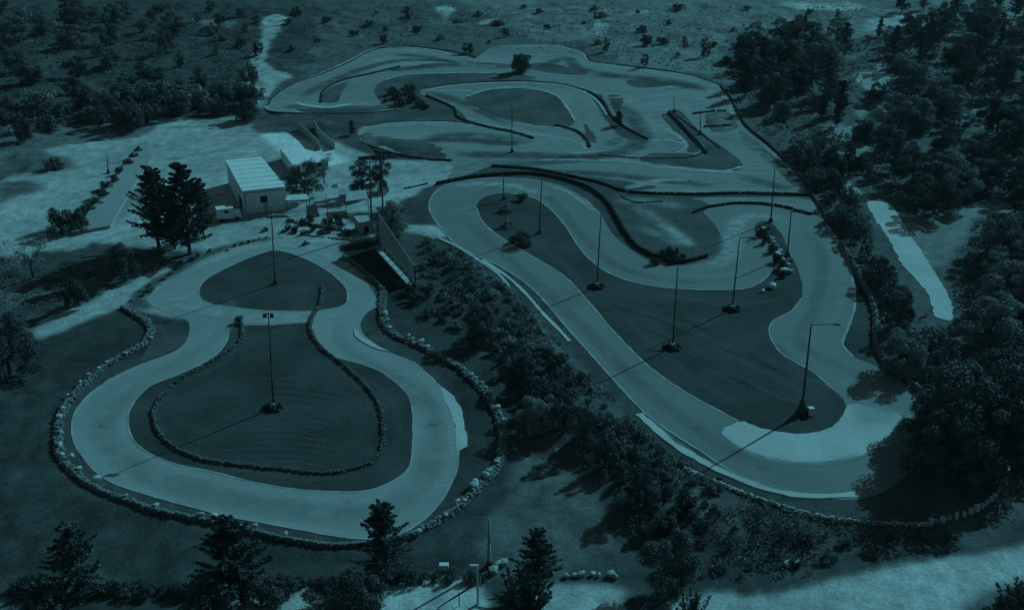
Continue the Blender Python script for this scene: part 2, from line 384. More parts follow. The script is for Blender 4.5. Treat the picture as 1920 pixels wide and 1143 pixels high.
# left circuit
LOOP = [(350,598),(354,620),(345,645),(320,662),(265,682),(210,708),(165,742),(142,772),(135,800),(140,830),(155,855),(178,882),(212,905),(280,928),(370,953),(430,968),(490,979),(560,992),(640,1006),(700,1010),(745,1003),(772,990),(805,965),(830,935),(848,902),(858,870),(858,835),(852,800),(845,772),(830,735),(808,708),(775,678),(732,661),(700,642),(680,624),(676,605),(690,585),(712,572),(705,558),(680,520),(655,497),(628,482),(638,458),(600,456),(540,458),(470,468),(410,486),(350,512),(300,540),(275,562),(300,582),(330,594)]
ISL1 = [(373,545),(385,525),(430,500),(490,475),(520,470),(560,480),(610,505),(645,535),(652,555),(645,572),(600,582),(540,584),(470,580),(400,570),(378,560)]
ISL2 = [(428,612),(470,610),(520,609),(575,606),(588,635),(620,665),(700,690),(740,715),(768,745),(775,790),(773,850),(765,880),(735,903),(690,920),(630,922),(560,918),(480,905),(400,885),(330,870),(280,850),(250,825),(240,795),(245,765),(280,725),(340,700),(400,670),(425,640)]
sheet('asphalt', LOOP, M['asphalt_pale'], .03)
sheet('island_grass', ISL1, M['grass'], .045, .6, .09); sheet('island_grass', ISL2, M['grass'], .045, .6, .09)
ribbon('track_edge_line', LOOP[5:32], .28, M['line'], .05, wjit=.35)
ribbon('track_edge_line', ISL2[4:]+ISL2[:1], .26, M['line'], .06, wjit=.4)
ribbon('track_edge_line', ISL1, .22, M['line'], .06, closed=True, wjit=.5)
ribbon('kerb', [(666,618),(671,630),(690,643),(712,654),(731,660)], 1.1, M['concrete'], .13, thick=.08, ends=True)
sheet('concrete_run_off', [(808,706),(828,724),(846,738),(860,757),(868,780),(873,810),(877,836),(862,845),(855,840),(855,807),(846,775),(833,750),(826,727)], M['concrete'], .055, .8, .12)
sheet('track_verge', [(345,598),(355,606),(353,630),(340,650),(300,665),(262,680),(284,640),(285,620),(275,605),(310,610)], M['dry_grass'], .038)
soft('dust', [(300,560),(370,580),(500,598),(600,594),(690,575)], 4, M['dust']); soft('dust', [(330,530),(390,495),(470,466),(560,460),(640,490),(690,550)], 4.5, M['dust'])
soft('dust', [(430,560),(420,620),(330,675),(230,715),(180,760),(165,810)], 3, M['dust_thin']); soft('dust', [(300,560),(340,560),(360,540)], 4, M['dust'])
soft('dust', [(640,590),(640,640),(700,680),(800,730),(820,800)], 2.5, M['dust_thin']); soft('dust', [(480,590),(580,592)], 3.5, M['dust'])
soft('dust', [(230,890),(400,940),(560,970),(700,985),(760,960)], 2.5, M['dust_thin'])
soft('rubber_marks', [(420,640),(300,705),(210,770),(200,830),(300,895),(500,945),(700,960),(790,900),(815,820),(790,750),(680,680),(620,620)], 4.5, M['tyre_marks'])
for pth in ([(300,740),(300,800),(400,865),(560,895),(690,890)], [(610,680),(680,730),(740,760),(745,850)], [(640,690),(710,730),(755,770)], [(330,720),(420,680),(440,630)]): soft('worn_grass', pth, 1.8, M['grass_pale'])
for i in range(14): 
    y0 = 700+i*12; soft('mown_line', [(470-i*8+(i*37)%50, y0+14), (540, y0+10), (620+(i*53)%60, y0+30)], .5, M['grass_pale'], z=.052)

# right circuit
RING = [(805,392),(815,362),(850,343),(920,334),(990,336),(1050,349),(1095,373),(1125,402),(1150,440),(1185,470),(1215,488),(1250,498),(1300,496),(1338,486),(1355,464),(1350,440),(1335,415),(1318,402),(1330,390),(1380,383),(1440,385),(1500,395),(1540,410),(1563,440),(1583,475),(1598,520),(1603,570),(1590,615),(1580,645),(1600,668),(1650,690),(1715,735),(1745,790),(1725,850),(1690,900),(1620,935),(1540,932),(1450,915),(1380,890),(1320,850),(1255,808),(1205,770),(1140,700),(1070,622),(1005,548),(950,507),(900,482),(860,462),(830,432)]
FIELD = [(893,388),(912,368),(955,362),(1000,371),(1035,395),(1062,427),(1085,462),(1112,492),(1160,520),(1230,537),(1310,543),(1390,542),(1425,530),(1448,508),(1450,480),(1438,452),(1416,428),(1425,416),(1445,418),(1466,440),(1480,475),(1494,500),(1503,530),(1502,560),(1485,582),(1450,602),(1443,625),(1465,662),(1525,698),(1572,738),(1585,765),(1562,798),(1505,812),(1435,806),(1385,790),(1290,738),(1220,690),(1160,632),(1100,562),(1060,520),(1000,482),(940,446),(905,416)]
sheet('asphalt', RING, M['asphalt'], .03)
sheet('island_grass', FIELD, M['grass'], .045, .6, .09)
ribbon('track_edge_line', RING[38:]+RING[:8], .3, M['line'], .052, wjit=.35)
ribbon('track_edge_line', RING[22:30], .35, M['line'], .052, wjit=.35)
ribbon('track_edge_line', FIELD[2:14], .24, M['line'], .06, wjit=.4); ribbon('track_edge_line', FIELD[23:30], .24, M['line'], .06, wjit=.4)
ribbon('track_edge_line', FIELD[34:]+FIELD[:1], .3, M['line'], .06, wjit=.35)
sheet('concrete_run_off', [(1352,808),(1368,796),(1395,791),(1440,806),(1510,813),(1562,800),(1586,768),(1600,756),(1690,778),(1668,812),(1625,850),(1565,864),(1500,868),(1430,856),(1378,834)], M['concrete'], .058, .8, .15)
ribbon('kerb', [(1198,776),(1225,800),(1262,832),(1305,858),(1345,880),(1400,903),(1450,920),(1520,930),(1610,927)], 1.1, M['concrete'], .10, thick=.08, wjit=.25)
ribbon('kerb', [(905,488),(950,518),(985,550),(1020,590),(1045,615),(1068,640)], .65, M['concrete'], .10, thick=.08, wjit=.2)
ribbon('kerb', [(820,446),(855,462),(900,490),(940,520),(965,560),(985,590),(1000,612)], .7, M['kerb'], .16, thick=.2, wjit=.2)
soft('dust', [(1015,345),(1060,358),(1100,385),(1122,400)], 1.6, M['dust'])
soft('dust', [(1280,500),(1330,497),(1368,480),(1375,440),(1390,410),(1440,405),(1500,425)], 5, M['dust']); soft('dust', [(1200,505),(1330,520),(1430,500)], 2.5, M['dust_thin'])
soft('dust', [(830,350),(900,345),(970,350),(1030,370)], 4, M['dust']); soft('dust', [(1550,700),(1620,740),(1650,800)], 7, M['dust_thin'])
soft('dust', [(1530,420),(1560,470),(1580,540),(1560,600),(1480,640)], 3, M['dust_thin']); soft('dust', [(820,450),(790,432),(750,425)], 3, M['dust'])
soft('rubber_marks', [(860,400),(960,490),(1080,600),(1200,720),(1330,820),(1450,880),(1560,895)], 3, M['tyre_marks']); soft('rubber_marks', [(1640,720),(1560,680),(1500,640),(1530,570),(1540,480),(1500,430)], 3, M['tyre_marks'])
soft('rubber_marks', [(870,390),(930,350),(1020,365),(1090,440),(1160,500),(1280,528),(1400,520)], 2.5, M['tyre_marks'])
for pth in ([(1130,560),(1300,620),(1420,690),(1520,735)], [(1100,545),(1200,620),(1290,700),(1400,770)], [(1450,640),(1500,700),(1560,760)], [(1180,540),(1350,570),(1480,560)], [(1000,450),(1060,500),(1110,560)], [(1330,620),(1400,650),(1480,700)]): soft('worn_grass', pth, 2.2, M['grass_pale'])
R_ = random.Random(3)
for i in range(26):
    t = i/25; x = 1140+t*330+R_.uniform(-15, 15); y = 570+t*170+R_.uniform(-45, 30)
    soft('worn_grass', [(x, y), (x+40, y+16), (x+85, y+40)], R_.uniform(.6, 1.3), M['grass_pale'] if i % 2 else M['soil_dark'], z=.052)

for pth in ([(1350,812),(1380,838),(1430,858),(1500,870),(1565,866),(1630,850)], [(1366,794),(1400,788)], [(1600,752),(1690,776),(1740,800)], [(1200,772),(1262,826),(1340,874),(1450,914),(1540,926)]): soft('dust', pth, 1.6, M['dust_thin'], z=.062)
for k in range(9): soft('mown_line', [(1015+k*11, 905+k*6), (1035+k*11, 935+k*6), (1062+k*11, 965+k*5)], .6, M['grass_pale'])
R_ = random.Random(11)
for i, (x, y) in enumerate([(560,960),(300,900),(180,800),(420,640),(720,700),(800,800),(640,940),(1060,560),(1180,700),(1300,800),(1420,880),(1560,560),(1500,620),(960,500),(1250,515),(1400,460),(860,400),(1620,730)]):
    soft('oil_stain', [(x, y), (x+R_.uniform(6, 14), y+R_.uniform(-4, 4)), (x+R_.uniform(18, 30), y+R_.uniform(-6, 6))], R_.uniform(.5, 1.3), M['tyre_marks'], step=.5)
# hill island between the upper lanes
HILL = [(1120,372),(1190,370),(1260,378),(1310,392),(1335,418),(1350,442),(1354,462),(1338,483),(1300,493),(1250,494),(1215,484),(1180,455),(1160,425),(1140,395)]
sheet('island_grass', HILL, M['dry_grass'], .036)
sheet('worn_ground', [(1225,405),(1260,400),(1300,440),(1312,462),(1290,468),(1262,452),(1235,430)], M['dry_grass'], .042, 1, .2)
soft('dust', [(1180,380),(1230,410),(1270,440),(1300,466)], 4.5, M['dust_thin']); soft('dust', [(1195,425),(1250,445),(1290,465)], 4, M['dust_thin']); soft('dust', [(1150,375),(1220,378),(1290,392)], 5, M['dust_thin']); soft('dust', [(1240,420),(1275,445),(1298,464)], 3, M['dust'])
sheet('verge_grass', [(1604,522),(1638,565),(1638,640),(1622,660),(1598,664),(1580,648),(1590,618),(1604,578)], M['grass'], .036)

# rear circuit
BACK = [(500,206),(512,182),(545,160),(600,138),(652,116),(695,95),(745,90),(800,93),(850,105),(885,112),(920,90),(960,84),(1060,85),(1092,97),(1110,114),(1200,128),(1300,142),(1352,162),(1376,186),(1392,235),(1440,275),(1495,325),(1515,362),(1440,364),(1300,365),(1180,357),(1100,334),(1000,313),(930,310),(870,330),(840,335),(845,305),(740,290),(690,275),(676,248),(700,234),(660,222),(600,214)]
sheet('asphalt_old', BACK, M['asphalt_old'], .028)
sheet('rough_grass', [(722,150),(765,140),(850,137),(960,138),(1005,148),(960,153),(880,156),(802,164),(792,178),(850,200),(872,228),(800,225),(740,228),(690,234),(650,222),(560,214),(640,211),(735,207),(712,190),(702,168)], M['dry_grass'], .04)
sheet('rough_grass', [(872,182),(920,168),(990,166),(1040,178),(1062,200),(1078,226),(1060,238),(1000,235),(940,224),(892,202)], M['dry_grass'], .04)
sheet('rough_grass', [(1108,178),(1134,180),(1148,212),(1170,235),(1217,262),(1180,263),(1150,242),(1125,206)], M['dry_grass'], .04)
sheet('rough_grass', [(1250,214),(1262,206),(1278,210),(1310,244),(1355,276),(1388,302),(1392,314),(1372,320),(1320,318),(1296,309),(1316,295),(1322,275),(1288,245)], M['dry_grass'], .04)
sheet('rough_grass', [(605,192),(612,170),(650,155),(640,175),(632,192)], M['dry_grass'], .04)
sheet('rough_grass', [(1210,145),(1300,150),(1290,162),(1200,158)], M['asphalt'], .04)
sheet('asphalt', [(1300,372),(1500,372),(1540,400),(1420,380),(1330,385)], M['asphalt_old'], .033)
for pl in ([(735,130),(840,117),(955,121),(945,129),(850,127),(760,134)], [(1138,180),(1168,182),(1163,205),(1156,222),(1145,206)], [(1325,214),(1368,212),(1382,240),(1335,246)],
  [(1100,332),(1180,341),(1232,352),(1170,356),(1112,343)], [(930,320),(1000,324),(1080,340),(1130,351),(1190,369),(1290,373),(1330,384),(1310,396),(1260,379),(1190,371),(1125,373),(1100,357),(1050,339),(1000,331),(940,328)],
  [(1225,288),(1320,292),(1385,318),(1290,317),(1205,305)], [(1010,118),(1080,128),(1100,140),(1040,138),(990,128)], [(1180,150),(1290,156),(1300,166),(1200,166)],
  [(1390,245),(1430,275),(1480,320),(1505,345),(1490,350),(1440,305),(1395,270)], [(560,205),(700,205),(735,200),(690,211),(600,213)], [(1240,215),(1262,222),(1300,262),(1310,285),(1290,285),(1275,262)], [(1095,232),(1112,250),(1118,268),(1102,262)]):
    sheet('rough_grass', pl, M['dry_grass'], .043, .8, .22)
for pth in ([(500,204),(514,181),(548,158),(602,137),(655,114),(697,93),(745,89),(800,92),(850,103)], [(676,262),(677,247),(700,236),(760,229),(830,229),(900,236),(960,249),(1040,258),(1085,268),(1100,280)], [(872,182),(920,168),(990,166),(1040,178),(1062,200),(1078,226)], [(892,202),(940,224),(1000,236),(1060,240)],
  [(800,170),(850,161),(950,155),(1040,160),(1096,173),(1122,192),(1138,216)], [(1180,265),(1215,264),(1250,262),(1280,270)], [(1235,236),(1262,248),(1283,264),(1286,277),(1270,286)], [(1063,86),(1093,99),(1110,116),(1200,130),(1300,144),(1350,163)], [(1392,312),(1350,322),(1280,318),(1210,310)], [(722,150),(765,140),(850,137),(960,137)], [(1140,184),(1172,183),(1200,188)]):
    ribbon('pale_edge', pth, .55, M['kerb'], .06, wjit=.5)
ribbon('kerb', [(553,192),(575,198),(620,201),(662,194)], 1.8, M['concrete'], .09, thick=.06, ends=True)
for pth, wd in (([(676,262),(676,245),(700,236),(780,231),(860,232)], .8), ([(870,232),(950,240),(1040,258),(1095,272)], .7), ([(1232,236),(1262,250),(1282,266),(1285,278),(1272,284)], .8),
  ([(1135,178),(1140,205),(1160,225)], .8), ([(875,112),(900,117),(925,115)], 1.8), ([(700,110),(760,94),(820,98)], 1.5), ([(1130,165),(1200,168),(1280,160)], 1.2), ([(1230,285),(1100,292),(1190,302)], .8),
  ([(1170,355),(1250,338),(1295,342)], 1.0), ([(1480,14),(1560,12)], 1)):
    soft('dust', pth, wd*2.2, M['dust'])
for pth, wd in (([(560,170),(640,130),(720,100),(820,102),(900,125),(1000,115)], 4), ([(700,190),(680,165),(740,140),(850,128),(960,128)], 4), ([(1010,150),(1100,165),(1180,170),(1300,165)], 4),
  ([(900,170),(840,175),(900,215),(1000,240),(1080,250)], 4), ([(1190,190),(1260,185),(1350,200)], 4), ([(700,255),(760,240),(860,238),(960,255),(1060,275),(960,290),(800,285)], 3), ([(760,310),(900,300),(1100,310),(1300,330),(1470,340)], 6),
  ([(930,95),(1050,95),(1090,125),(1200,140),(1320,165)], 4), ([(1080,180),(1110,220),(1150,260),(1230,275)], 4), ([(1330,200),(1400,270),(1460,330)], 5), ([(1360,100),(1290,130),(1380,140)], 3)):
    soft('dust', pth, wd*1.4, M['dust_thin'])
for pth, wd in (([(690,262),(682,250),(705,240),(780,234),(860,236),(960,246),(1040,258),(1092,272),(1098,282)], .8), ([(880,180),(920,166),(1000,164),(1060,180)], .7), ([(700,108),(760,98),(850,104),(900,118)], 1.6), ([(640,148),(700,130),(800,118),(950,124)], 1.0),
  ([(1140,185),(1150,212),(1180,245)], .6), ([(1000,150),(1100,168),(1130,178)], 1.0), ([(1130,166),(1200,169),(1290,163)], 1.4), ([(1340,170),(1365,195),(1385,240)], 1.0), ([(1170,353),(1240,337),(1300,340)], 1.1), ([(960,300),(1150,302),(1300,318),(1460,330)], 1.3), ([(620,205),(700,200),(745,190)], .8),
  ([(760,262),(820,250),(870,256)], 1.2), ([(1050,290),(1120,285),(1200,275),(1240,262)], 1.2), ([(940,90),(1040,87),(1085,100)], .9), ([(1110,122),(1200,133),(1330,158)], 1.0), ([(800,172),(850,170),(890,172)], 1.3)):
    soft('dust', pth, wd*1.8, M['dust'])
for pth, wd in (([(790,262),(860,255),(950,262),(980,268)], 5), ([(850,290),(1000,292),(1150,300)], 4), ([(1010,130),(1060,110),(1090,130),(1180,145)], 3), ([(1010,335),(1120,348),(1200,362)], 3), ([(1390,330),(1440,345),(1490,355)], 3), ([(740,102),(800,108),(870,120)], 3), ([(1130,205),(1165,250),(1140,275)], 2.5), ([(560,185),(640,145),(740,115),(850,115),(950,125)], 3), ([(1100,140),(1230,150),(1330,170)], 4), ([(760,270),(850,262),(950,270),(1000,262)], 3), ([(1150,190),(1200,240),(1180,280),(1060,300),(900,310)], 4), ([(800,170),(870,195),(960,235)], 3), ([(900,325),(1100,325),(1350,350)], 3), ([(520,200),(700,202),(740,190)], 3)):
    soft('rubber_marks', pth, wd*1.5, M['lane_dark'])
for pth in ([(300,300),(420,280),(480,260)], [(150,430),(220,350),(290,270)], [(0,330),(120,320),(260,280)], [(60,440),(200,400),(300,330)], [(400,430),(520,400),(640,380),(760,340)]): soft('wheel_tracks', pth, 3, M['dust_thin'])
for pth in ([(310,240),(380,236),(440,236)], [(350,232),(400,228),(445,230)]): soft('dark_soil', pth, 3.5, M['soil_dark'])
# concrete slab road in the wood on the right
sheet('concrete_path', [(1628,378),(1672,386),(1700,430),(1740,490),(1772,540),(1787,580),(1780,602),(1755,596),(1738,548),(1692,497),(1664,444),(1640,410)], M['concrete'], .06, 1, .2)

# ------------------------------------------------------------------ low walls of stone and of tyres
def stone_wall(path, label, m='stone', size=.5, h=.55, wide=0, cat='wall', group='low walls round the circuits', name='stone_wall', seed=1):
    pts = smooth(PP(path), False, size*.95); R = random.Random(seed*31+len(pts)); b = MB()
    base = pts[0].copy()
    rows = max(1, round(h/(size*.8)))
    for i, p in enumerate(pts):
        for r in range(rows):
            for sidek in ((-1.5, -.5, .5, 1.5) if wide and r < rows-1 else (-.9, 0, .9) if wide else (-.6, .6) if r < rows-1 else (0,)):
                if R.random() < .09: continue
                b.stone((p.x-base.x+R.uniform(-.12, .12)+sidek*size, p.y-base.y+R.uniform(-.12, .12), size*.32+r*size*.72), size*R.uniform(.38, .85), R)
    o = b.build(name, M[m]); o.location = base
    return tag(o, label, cat, group)
def tyre_wall(path, label, seed=1, m='rubber', group='dark tyre barriers round the circuits', k=.42, h=2):
    """two courses of tyres laid flat along a bend"""
    pts = smooth(PP(path), False, .52); R = random.Random(seed); b = MB(); base = pts[0].copy()
    for i, p in enumerate(pts):
        for r in range(h):
            b.torus((p.x-base.x+R.uniform(-.1, .1), p.y-base.y+R.uniform(-.1, .1), .1+r*.2), k*R.uniform(.44, .56), .12, 8, 4)
    o = b.build('tyre_barrier', M[m], sm=True); o.location = base
    return tag(o, label, 'tyre barrier', group)
stone_wall([(232,577),(255,592),(275,606),(283,625),(265,647),(230,667),(200,686),(170,709),(145,735),(122,765),(112,790),(109,830),(116,860),(136,882),(160,904),(200,925),(240,940),(290,957),(340,968),(400,980),(450,990),(500,1004),(560,1016),(620,1024),(680,1022)],
           'rough grey stone wall round the outside of the left loop up to the spired conifer', seed=1, size=.33, h=.45, wide=1)
stone_wall([(755,1010),(800,990),(850,958),(880,932),(910,900),(935,870),(943,830),(940,800),(925,760),(897,722),(860,690),(820,666),(780,647),(742,630),(722,610),(717,578),(719,548)],
           'rough grey stone wall along the right side of the left loop below the planted bank', seed=2, size=.33, h=.5, wide=1)
stone_wall([(719,545),(700,525),(672,502),(640,484)], 'short pale wall beside the deep shadow of the tall hoarding', seed=3, size=.4, h=.5)
stone_wall([(455,612),(453,635),(435,655),(400,676),(350,705),(315,730),(293,758),(288,785),(300,815),(330,842),(380,862),(440,872),(520,880),(600,888),(655,882),(700,866),(716,840),(718,800),(712,765),(695,735),(650,690),(605,655),(583,622),(584,598),(600,570),(604,538)],
           'low stone wall ringing the grass inside the left loop', seed=4, size=.3, h=.5, m='stone_dark')
stone_wall([(1282,880),(1340,905),(1400,930),(1440,943),(1500,962),(1560,974),(1620,981),(1680,985),(1740,985)], 'pale stone kerb wall below the lower edge of the right circuit', seed=5, size=.33, h=.5, m='kerb')
stone_wall([(1578,458),(1600,500),(1622,540),(1640,585),(1643,640),(1660,680),(1700,714),(1748,755)], 'stone wall between the right circuit and the wood', seed=6, size=.4, h=1.0)
stone_wall([(1040,850),(1110,780),(1060,720)], 'broken line of stones half hidden in the planted bank', seed=7, size=.4, h=.3)
TW = [([(820,346),(880,334),(940,328),(1000,327),(1060,338),(1110,357),(1140,383),(1158,412),(1175,440),(1195,464),(1235,484),(1280,492),(1325,482)], 'long black tyre barrier sweeping from the top lane round the hill island', 3),
 ([(925,312),(1000,318),(1080,333),(1130,345),(1180,360),(1290,365),(1390,363),(1520,366)], 'straight dark barrier parting the rear circuit from the right circuit', 2),
 ([(1302,399),(1330,389),(1380,382),(1440,384),(1485,392)], 'curved dark barrier over the top of the right hairpin', 2),
 ([(1490,395),(1520,402)], 'short dark barrier beside the lamp post at the right hairpin', 2),
 ([(1352,162),(1372,188),(1396,232),(1440,270),(1490,318),(1520,362),(1556,420)], 'dark barrier down the right edge of the rear circuit beside the wood', 3),
 ([(502,198),(515,180),(550,157),(600,140),(655,117),(700,94),(760,87),(840,95),(892,107)], 'dark barrier round the far left edge of the rear circuit', 2),
 ([(1060,86),(1095,98),(1110,115),(1160,122),(1210,128),(1290,140),(1350,160)], 'dark barrier along the far edge of the rear circuit', 2),
 ([(603,192),(608,170),(640,152),(700,138),(750,126)], 'hooked dark barrier inside the far left lane', 3),
 ([(510,211),(600,213),(690,212),(742,207)], 'low dark barrier below the far left lane', 2),
 ([(795,166),(850,158),(950,152),(1040,156),(1100,170)], 'dark barrier over the oval island', 2),
 ([(1103,172),(1130,190),(1145,215),(1170,238),(1215,262)], 'dark barrier running down the narrow island', 3),
 ([(800,180),(850,203),(862,222),(910,238),(960,248),(1000,260)], 'dark barrier down the left of the oval island', 3),
 ([(1042,235),(1080,246),(1100,262),(1106,276)], 'short dark barrier below the oval island', 3),
 ([(1255,212),(1280,238),(1305,265),(1325,288)], 'dark barrier on the near side of the right hand spit', 4),
 ([(1262,212),(1300,240),(1330,262),(1350,278)], 'second dark barrier on the far side of the right hand spit', 2),
 ([(1125,291),(1200,297),(1290,295),(1325,284)], 'dark barrier under the rear hairpin', 2),
 ([(680,270),(735,288),(790,298),(845,302)], 'dark barrier at the lower left of the rear circuit', 3),
 ([(692,236),(740,229),(830,227),(880,232)], 'thin dark barrier over the lower rear lane', 2),
 ([(800,345),(760,354)], 'stub of dark barrier left of the top lane', 2),
 ([(1300,214),(1340,209),(1360,209)], 'short dark barrier across the right rear lane', 3),
 ([(1322,238),(1370,236)], 'short dark barrier in the lane beside the wood', 3),
 ([(1165,368),(1190,380),(1240,378)], 'faint dark barrier at the top of the hill island', 1)]
for i, (p, l, h) in enumerate(TW): tyre_wall(p, l, i+1, m='rubber' if i < 4 else 'rubber_hazed', h=h if i < 4 else max(1, h-1), k=.42 if i < 4 else .36)

def make_block(seed, size):
    b = MB(); b.stone((0, 0, size*.3), size, random.Random(seed), .8); return b
blocks = [make_block(i, 1.0).v for i in range(5)]
bf = make_block(0, 1.0).f
bmesh_ = []
for i in range(5):
    m_ = bpy.data.meshes.new('white_stone'); m_.from_pydata(blocks[i], [], bf); m_.materials.append(M['white_stone']); bmesh_.append(m_)
def stones(pts, label, group, r=.5, z=.5):
    for i, q in enumerate(pts):
        p = P(*q[:2]); o = bpy.data.objects.new('stone', bmesh_[i % 5]); COL.objects.link(o)
        s = r*rnd.uniform(.65, 1.3)*(q[2] if len(q) > 2 else 1); o.scale = (s, s*.85, s*.8); o.location = (p.x, p.y, z*rnd.uniform(.7, 1)); o.rotation_euler.z = rnd.uniform(0, 6)
        tag(o, label, 'stone', group)
stones([(280,604),(283,638,1.3),(259,654),(236,667,1.1),(201,685,1.2),(187,696,1.2),(167,708,1.2),(151,722,1.3),(128,745),(118,771,1.1),(113,787,1.3),(114,814,1.3),(113,840,1.3),(118,858),(135,861,1.2),(150,884,1.1),(184,903,1.3)], 'white stone on the left stretch of the wall round the left loop', 'white stones on the left loop wall', .36, .5)
stones([(237,935,1.3),(294,953,1.4),(376,972,1.3),(403,975,1.3),(427,981,1.3),(480,992,.8),(536,1006,.9)], 'white stone on the front stretch of the wall round the left loop', 'white stones on the front wall', .36, .5)
stones([(786,1004,1),(836,972),(858,946,1.5),(872,944,1.2),(887,925,1.3),(890,917,1.4),(892,911,1.2),(912,898,1.3),(917,890,1.3),(921,884,1.1),(932,872,1.3),(934,866,1.1),(942,800,1.3),(946,794),(938,782),(934,770),(926,752,1.2),(918,740),(912,732),(904,722,1.3),(893,714),(884,709),(870,697,1.2),(860,690),(842,682,1.2)], 'pale stone on the right stretch of the wall below the bank', 'pale stones on the right wall of the left loop', .38, .55)
stones([(815,664),(802,655),(790,646,1.2),(775,640),(766,636),(731,620,1.4),(722,594,1.4),(722,582,.9),(728,607)], 'pale stone on the upper stretch of the wall below the bank', 'pale stones on the upper wall', .36, .55)
pr = smooth([P(*q) for q in [(1745,984),(1780,977),(1820,965),(1850,948),(1870,930),(1882,905),(1890,885),(1887,868)]], False, .78)
for i, p in enumerate(pr):
    o = bpy.data.objects.new('upright_stone', bmesh_[i % 5]); COL.objects.link(o); s = rnd.uniform(.3, .38)
    o.scale = (s, s*.8, s*rnd.uniform(1.4, 2.2)); o.location = (p.x, p.y, .3); o.rotation_euler = (rnd.uniform(-.12, .12), rnd.uniform(-.12, .12), rnd.uniform(0, 6))
    tag(o, 'pale upright stone in the row curving up the right corner under the trees', 'stone', 'upright stones at the right corner')
stones([(1036,1075),(1078,1080),(1090,1079,1.2),(1112,1078,1.2),(1123,1080,1.3),(1146,1079,1.3),(1062,1082),(1152,1083)], 'pale boulder in the row above the front road', 'boulders above the front road', .34, .2)
stones([(1430,432),(1436,440,1.2),(1447,452),(1441,448),(1455,466,1.2),(1463,474),(1467,490,1.2),(1460,484),(1477,500,1.3),(1485,490),(1470,512,1.2),(1448,540),(1430,548),(1482,512),(1450,459),(1458,478,.8)], 'pale rock in the heap inside the right hairpin', 'rocks in the hairpin heap', .6, .3)
stones([(1489,1058,1.6),(1477,1060)], 'white rock on the rough slope above the front road', 'rocks on the front slope', .42, .25)

# ------------------------------------------------------------------ light masts
def mast(bx, by, tx, ty, label, arm=0, head=0, heap=0, pale=False, r=.085, cone=0):
    b = P(bx, by); h = HT(b, ty)
    # the top of the mast may lean a little
    dy = -(ty-571.5)/FPX; depth = b.y*cp+(HC-h)*sp; lean = (tx-960)/FPX*depth-b.x
    e = empty('light_mast', b); e['label'] = label; e['category'] = 'light mast'; e['group'] = 'light masts round the circuits'
    m = M['metal_pale'] if pale else M['metal']
    pb = MB(); pb.tube((0, 0, 0), (lean*.5, 0, h*.5), r*1.5, r*1.2); pb.tube((lean*.5, 0, h*.5), (lean, 0, h), r*1.2, r*.8); pb.build('pole', m, e, True)
    MB().box((0, 0, .35), (.7, .7, .7), .3, .6).build('footing', M['wall_pale'] if heap else M['metal'], e)
    if heap:
        c = MB(); R = random.Random(int(bx)); 
        for k in range(7):
            t = k*.9; c.torus((math.cos(t)*1.0, math.sin(t)*1.0, .16), .32, .16, 9, 5)
        for k in range(4): c.torus((math.cos(k*1.6)*.7, math.sin(k*1.6)*.7, .46), .32, .16, 9, 5)
        c.build('tyre_heap', M['rubber'], e, True)
    if cone:
        MB().tube((0, 0, 0), (0, 0, 2.6), .85, .14, 10).build('cone_base', M['metal'], e, True)
        MB().box((1.1, -.2, .55), (.8, .8, 1.1), .2, .9).build('switch_box', M['paint_white'], e)
    if head:
        hb = MB()
        if arm: 
            L_ = arm; hb.tube((lean, 0, h-.05), (lean+L_, 0, h+.05), .06, .05); hb.box((lean+L_, 0, h), (.8, .4, .16))
        else:
            hb.box((lean, 0, h), (1.3, .12, .12)); hb.box((lean-.45, -.1, h-.2), (.5, .28, .5), 0, .75); hb.box((lean+.45, -.1, h-.2), (.5, .28, .5), 0, .75)
        hb.build('lamp_head', M['metal'], e)
    return e
mast(513,765,503,588,'thin light mast on a heap of tyres in the middle of the left loop', heap=1, head=1)
mast(516,533,508,385,'light mast in the rounded triangle of grass at the head of the left loop')
mast(697,436,693,292,'tall dark mast at the garden wall near the tall hoarding', r=.13)
mast(718,396,714,286,'tall dark mast behind the leafy shrub by the hoarding', r=.11)
mast(945,374,943,322,'short light mast at the tip of the right infield beside the shrubs', heap=0)
mast(960,286,960,190,'light mast below the oval island of the rear circuit')
mast(1011,438,1016,335,'light mast near the shrubs in the narrow end of the right infield', heap=0)
mast(1119,538,1127,400,'light mast beside the left edge of the right infield on a tyre heap', heap=1)
mast(1261,652,1271,498,'light mast in the middle of the right infield, second from the arm mast', heap=1)
mast(1373,580,1387,445,'light mast with a short arm below the hairpin lane', arm=2.2, head=1, heap=1)
mast(1445,416,1453,318,'light mast at the top of the rock heap in the right hairpin', heap=0, r=.1)
mast(1476,480,1484,393,'light mast beside the rock heap in the right hairpin', heap=0, r=.1)
mast(1503,776,1521,608,'big light mast with a long arm at the lower tip of the right infield', arm=3.2, head=1, r=.12, cone=1)
mast(1313,252,1313,206,'short post on the right hand spit of the rear circuit', heap=0, head=0)
mast(1264,212,1264,180,'small post at the head of the right hand spit', heap=0, head=0, r=.08)
mast(203,325,201,292,'short lamp post in the pale yard on the left', heap=0, r=.09)
mast(917,1062,917,972,'pale thin pole rising beside the front gate', heap=0, head=0, pale=True, r=.14)

